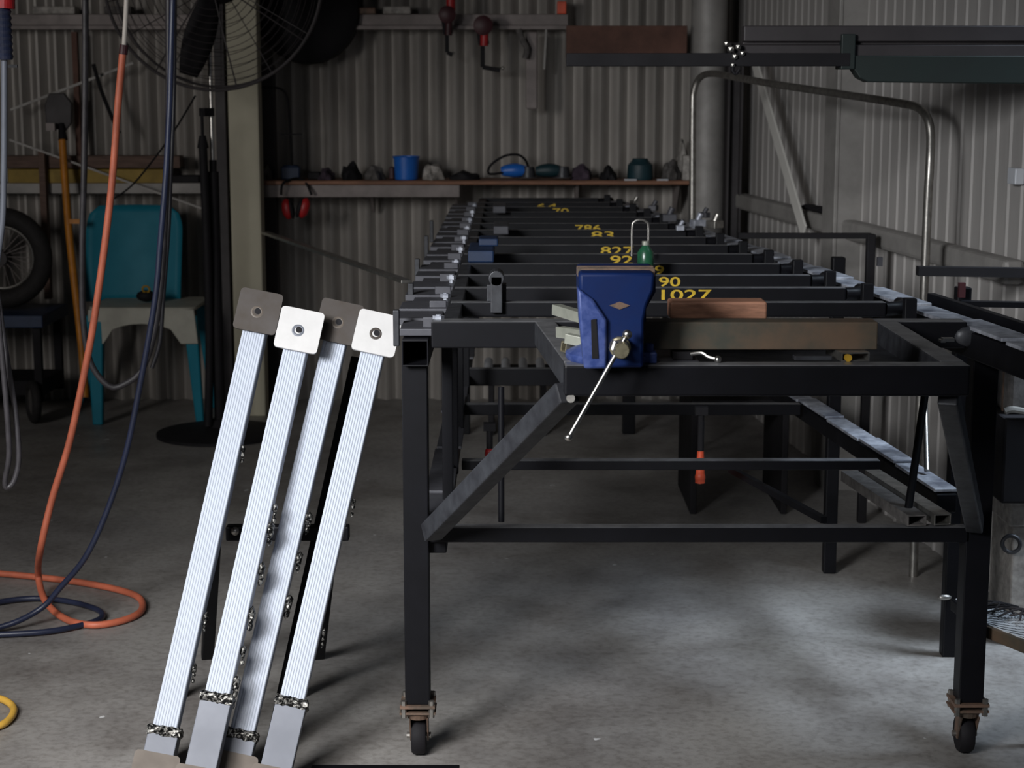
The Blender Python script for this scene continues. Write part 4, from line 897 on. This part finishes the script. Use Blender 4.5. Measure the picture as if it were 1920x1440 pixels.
for i in range(n1):
    for j in range(n2):
        s0_, s1_ = i / n1, (i + 1) / n1; t0_, t1_ = j / n2, (j + 1) / n2; sm, tm = (s0_ + s1_) / 2, (t0_ + t1_) / 2
        P4 = [mp(sm, t0_), mp(s1_, tm), mp(sm, t1_), mp(s0_, tm)]
        for k in range(4): bar(b, P4[k], P4[(k + 1) % 4], .0042, .003)
obj('mesh_shelf', b, 'mesh', ct)
b = B()
for k in range(10):
    p = mp(.3 + .05 * k, .75) + Vector((0, 0, .012)); a = .6 * k; tube(b, [p + Vector((-.06 * math.cos(a), -.03 * math.sin(a), 0)), p + Vector((0, 0, .012)), p + Vector((.06 * math.cos(a + .3), .03 * math.sin(a), 0))], .0022, n=6, sub=4)
one('wire_bundle', b, 'beam', 'tangle of dark wires lying on the mesh cart shelf', 'wires', smooth=True)
b = B(); p = mp(.8, .25); cyl(b, p + Vector((0, 0, .0)), p + Vector((0, 0, .03)), .03, n=20); one('plastic_disc', b, 'bluep', 'blue plastic disc lying on the mesh cart shelf', 'disc', smooth=True)
# machine behind right leg
mc = thing('welding_machine', (1.16, 4.05, 0), 'dark machine on a grey pedestal partly hidden by the right leg', 'machine')
a, c = U(1884, 785, 3.95), U(1960, 945, 3.95); b = B(); bx(b, a.x, min(c.x, wx(4.2) - .02), 3.95, 4.2, c.z, a.z); obj('body', b, 'black_matt', mc, bevel=.006)
b = B(); tube(b, [U(1884, 772, 3.95), U(1900, 768, 3.95), U(1940, 776, 3.95)], .008, n=8); obj('handle', b, 'steel', mc, smooth=True)
a, c = U(1895, 990, 3.98), U(1960, 1100, 3.98); b = B(); bx(b, a.x + .012, min(c.x, wx(4.2) - .02), 4.0, 4.18, 0, c.z + (a.z - c.z)); bx(b, a.x, min(c.x, wx(4.2) - .02), 3.99, 4.19, a.z, U(1895, 945, 3.95).z); obj('pedestal', b, 'pale', mc, bevel=.004)
b = B(); p = U(1896, 1020, 3.97); tube(b, ring(p, .02, (.3, 1, 0), 20), .005, n=8, sub=1, closed=True, smooth=False); obj('ring', b, 'rail', mc, smooth=True)
b = B(); p = U(1905, 720, 4.0); bx(b, p.x - .015, wx(4.2) - .02, 4.0, 4.15, U(1884, 785, 3.95).z, U(1900, 690, 3.98).z); obj('top_box', b, 'greycloth', mc, bevel=.01)
b = B(); p = U(1889, 640, 4.05); bar(b, (p.x, 4.05, U(1889, 785, 4.05).z), (p.x, 4.05, zat(672, 4.05)), .012, .012); obj('post', b, 'rust', mc)
b = B(); p = G(1898, 1085); ball(b, (p.x + .02, p.y, .035), .035, (1.2, 1, 1)); one('dark_ball', b, 'black_matt', 'dark round lump on the floor beside the machine pedestal', 'lump', smooth=True)
# small bright wall socket at right edge
p = wallpt(1917, 330, .0); b = B(); wbox(b, p, .05, .025, p.z - .02, p.z + .02); one('wall_socket', b, 'galv', 'small pale socket on the right wall at the edge of the photo', 'socket', bevel=.003)

# ------------------------------------------------------------------ lights
def area(name, loc, target, sx, sy, power, col, spread=180):
    l = bpy.data.lights.new(name, 'AREA'); l.shape = 'RECTANGLE'; l.size = sx; l.size_y = sy; l.energy = power; l.color = col; l.spread = math.radians(spread)
    o = bpy.data.objects.new(name, l); COL.objects.link(o); o.location = loc
    o.rotation_euler = (Vector(target) - Vector(loc)).to_track_quat('-Z', 'Y').to_euler(); return o
area('door_daylight', (-1.5, .3, 2.5), (-1.15, 2.35, .0), 2.0, 1.0, 26, (1, .985, .97), 48)
area('post_fill', (-1.6, .7, 1.9), (-.15, 3.5, .8), .8, .8, 14, (.96, .98, 1), 48)  # added low fill that brightens the leaning posts
area('left_fill', (-3.0, 2.4, 1.7), (-.9, 7.2, .8), .8, 1.0, 8, (1, .97, .94), 75)  # added fill raking the back wall ribs, no window stands there
area('side_door_daylight', (2.2, 3.8, 2.4), (1.05, 4.25, .0), 1.0, .8, 9, (.72, .85, 1), 42)
wd = bpy.data.worlds.new('world'); SC.world = wd; wd.use_nodes = True
bg = wd.node_tree.nodes['Background']; bg.inputs[0].default_value = (.55, .66, .85, 1); bg.inputs[1].default_value = .06
SC.view_settings.view_transform = 'Standard'; SC.view_settings.look = 'None'; SC.view_settings.gamma = 1; SC.view_settings.exposure = 0
SC.view_settings.use_curve_mapping = False
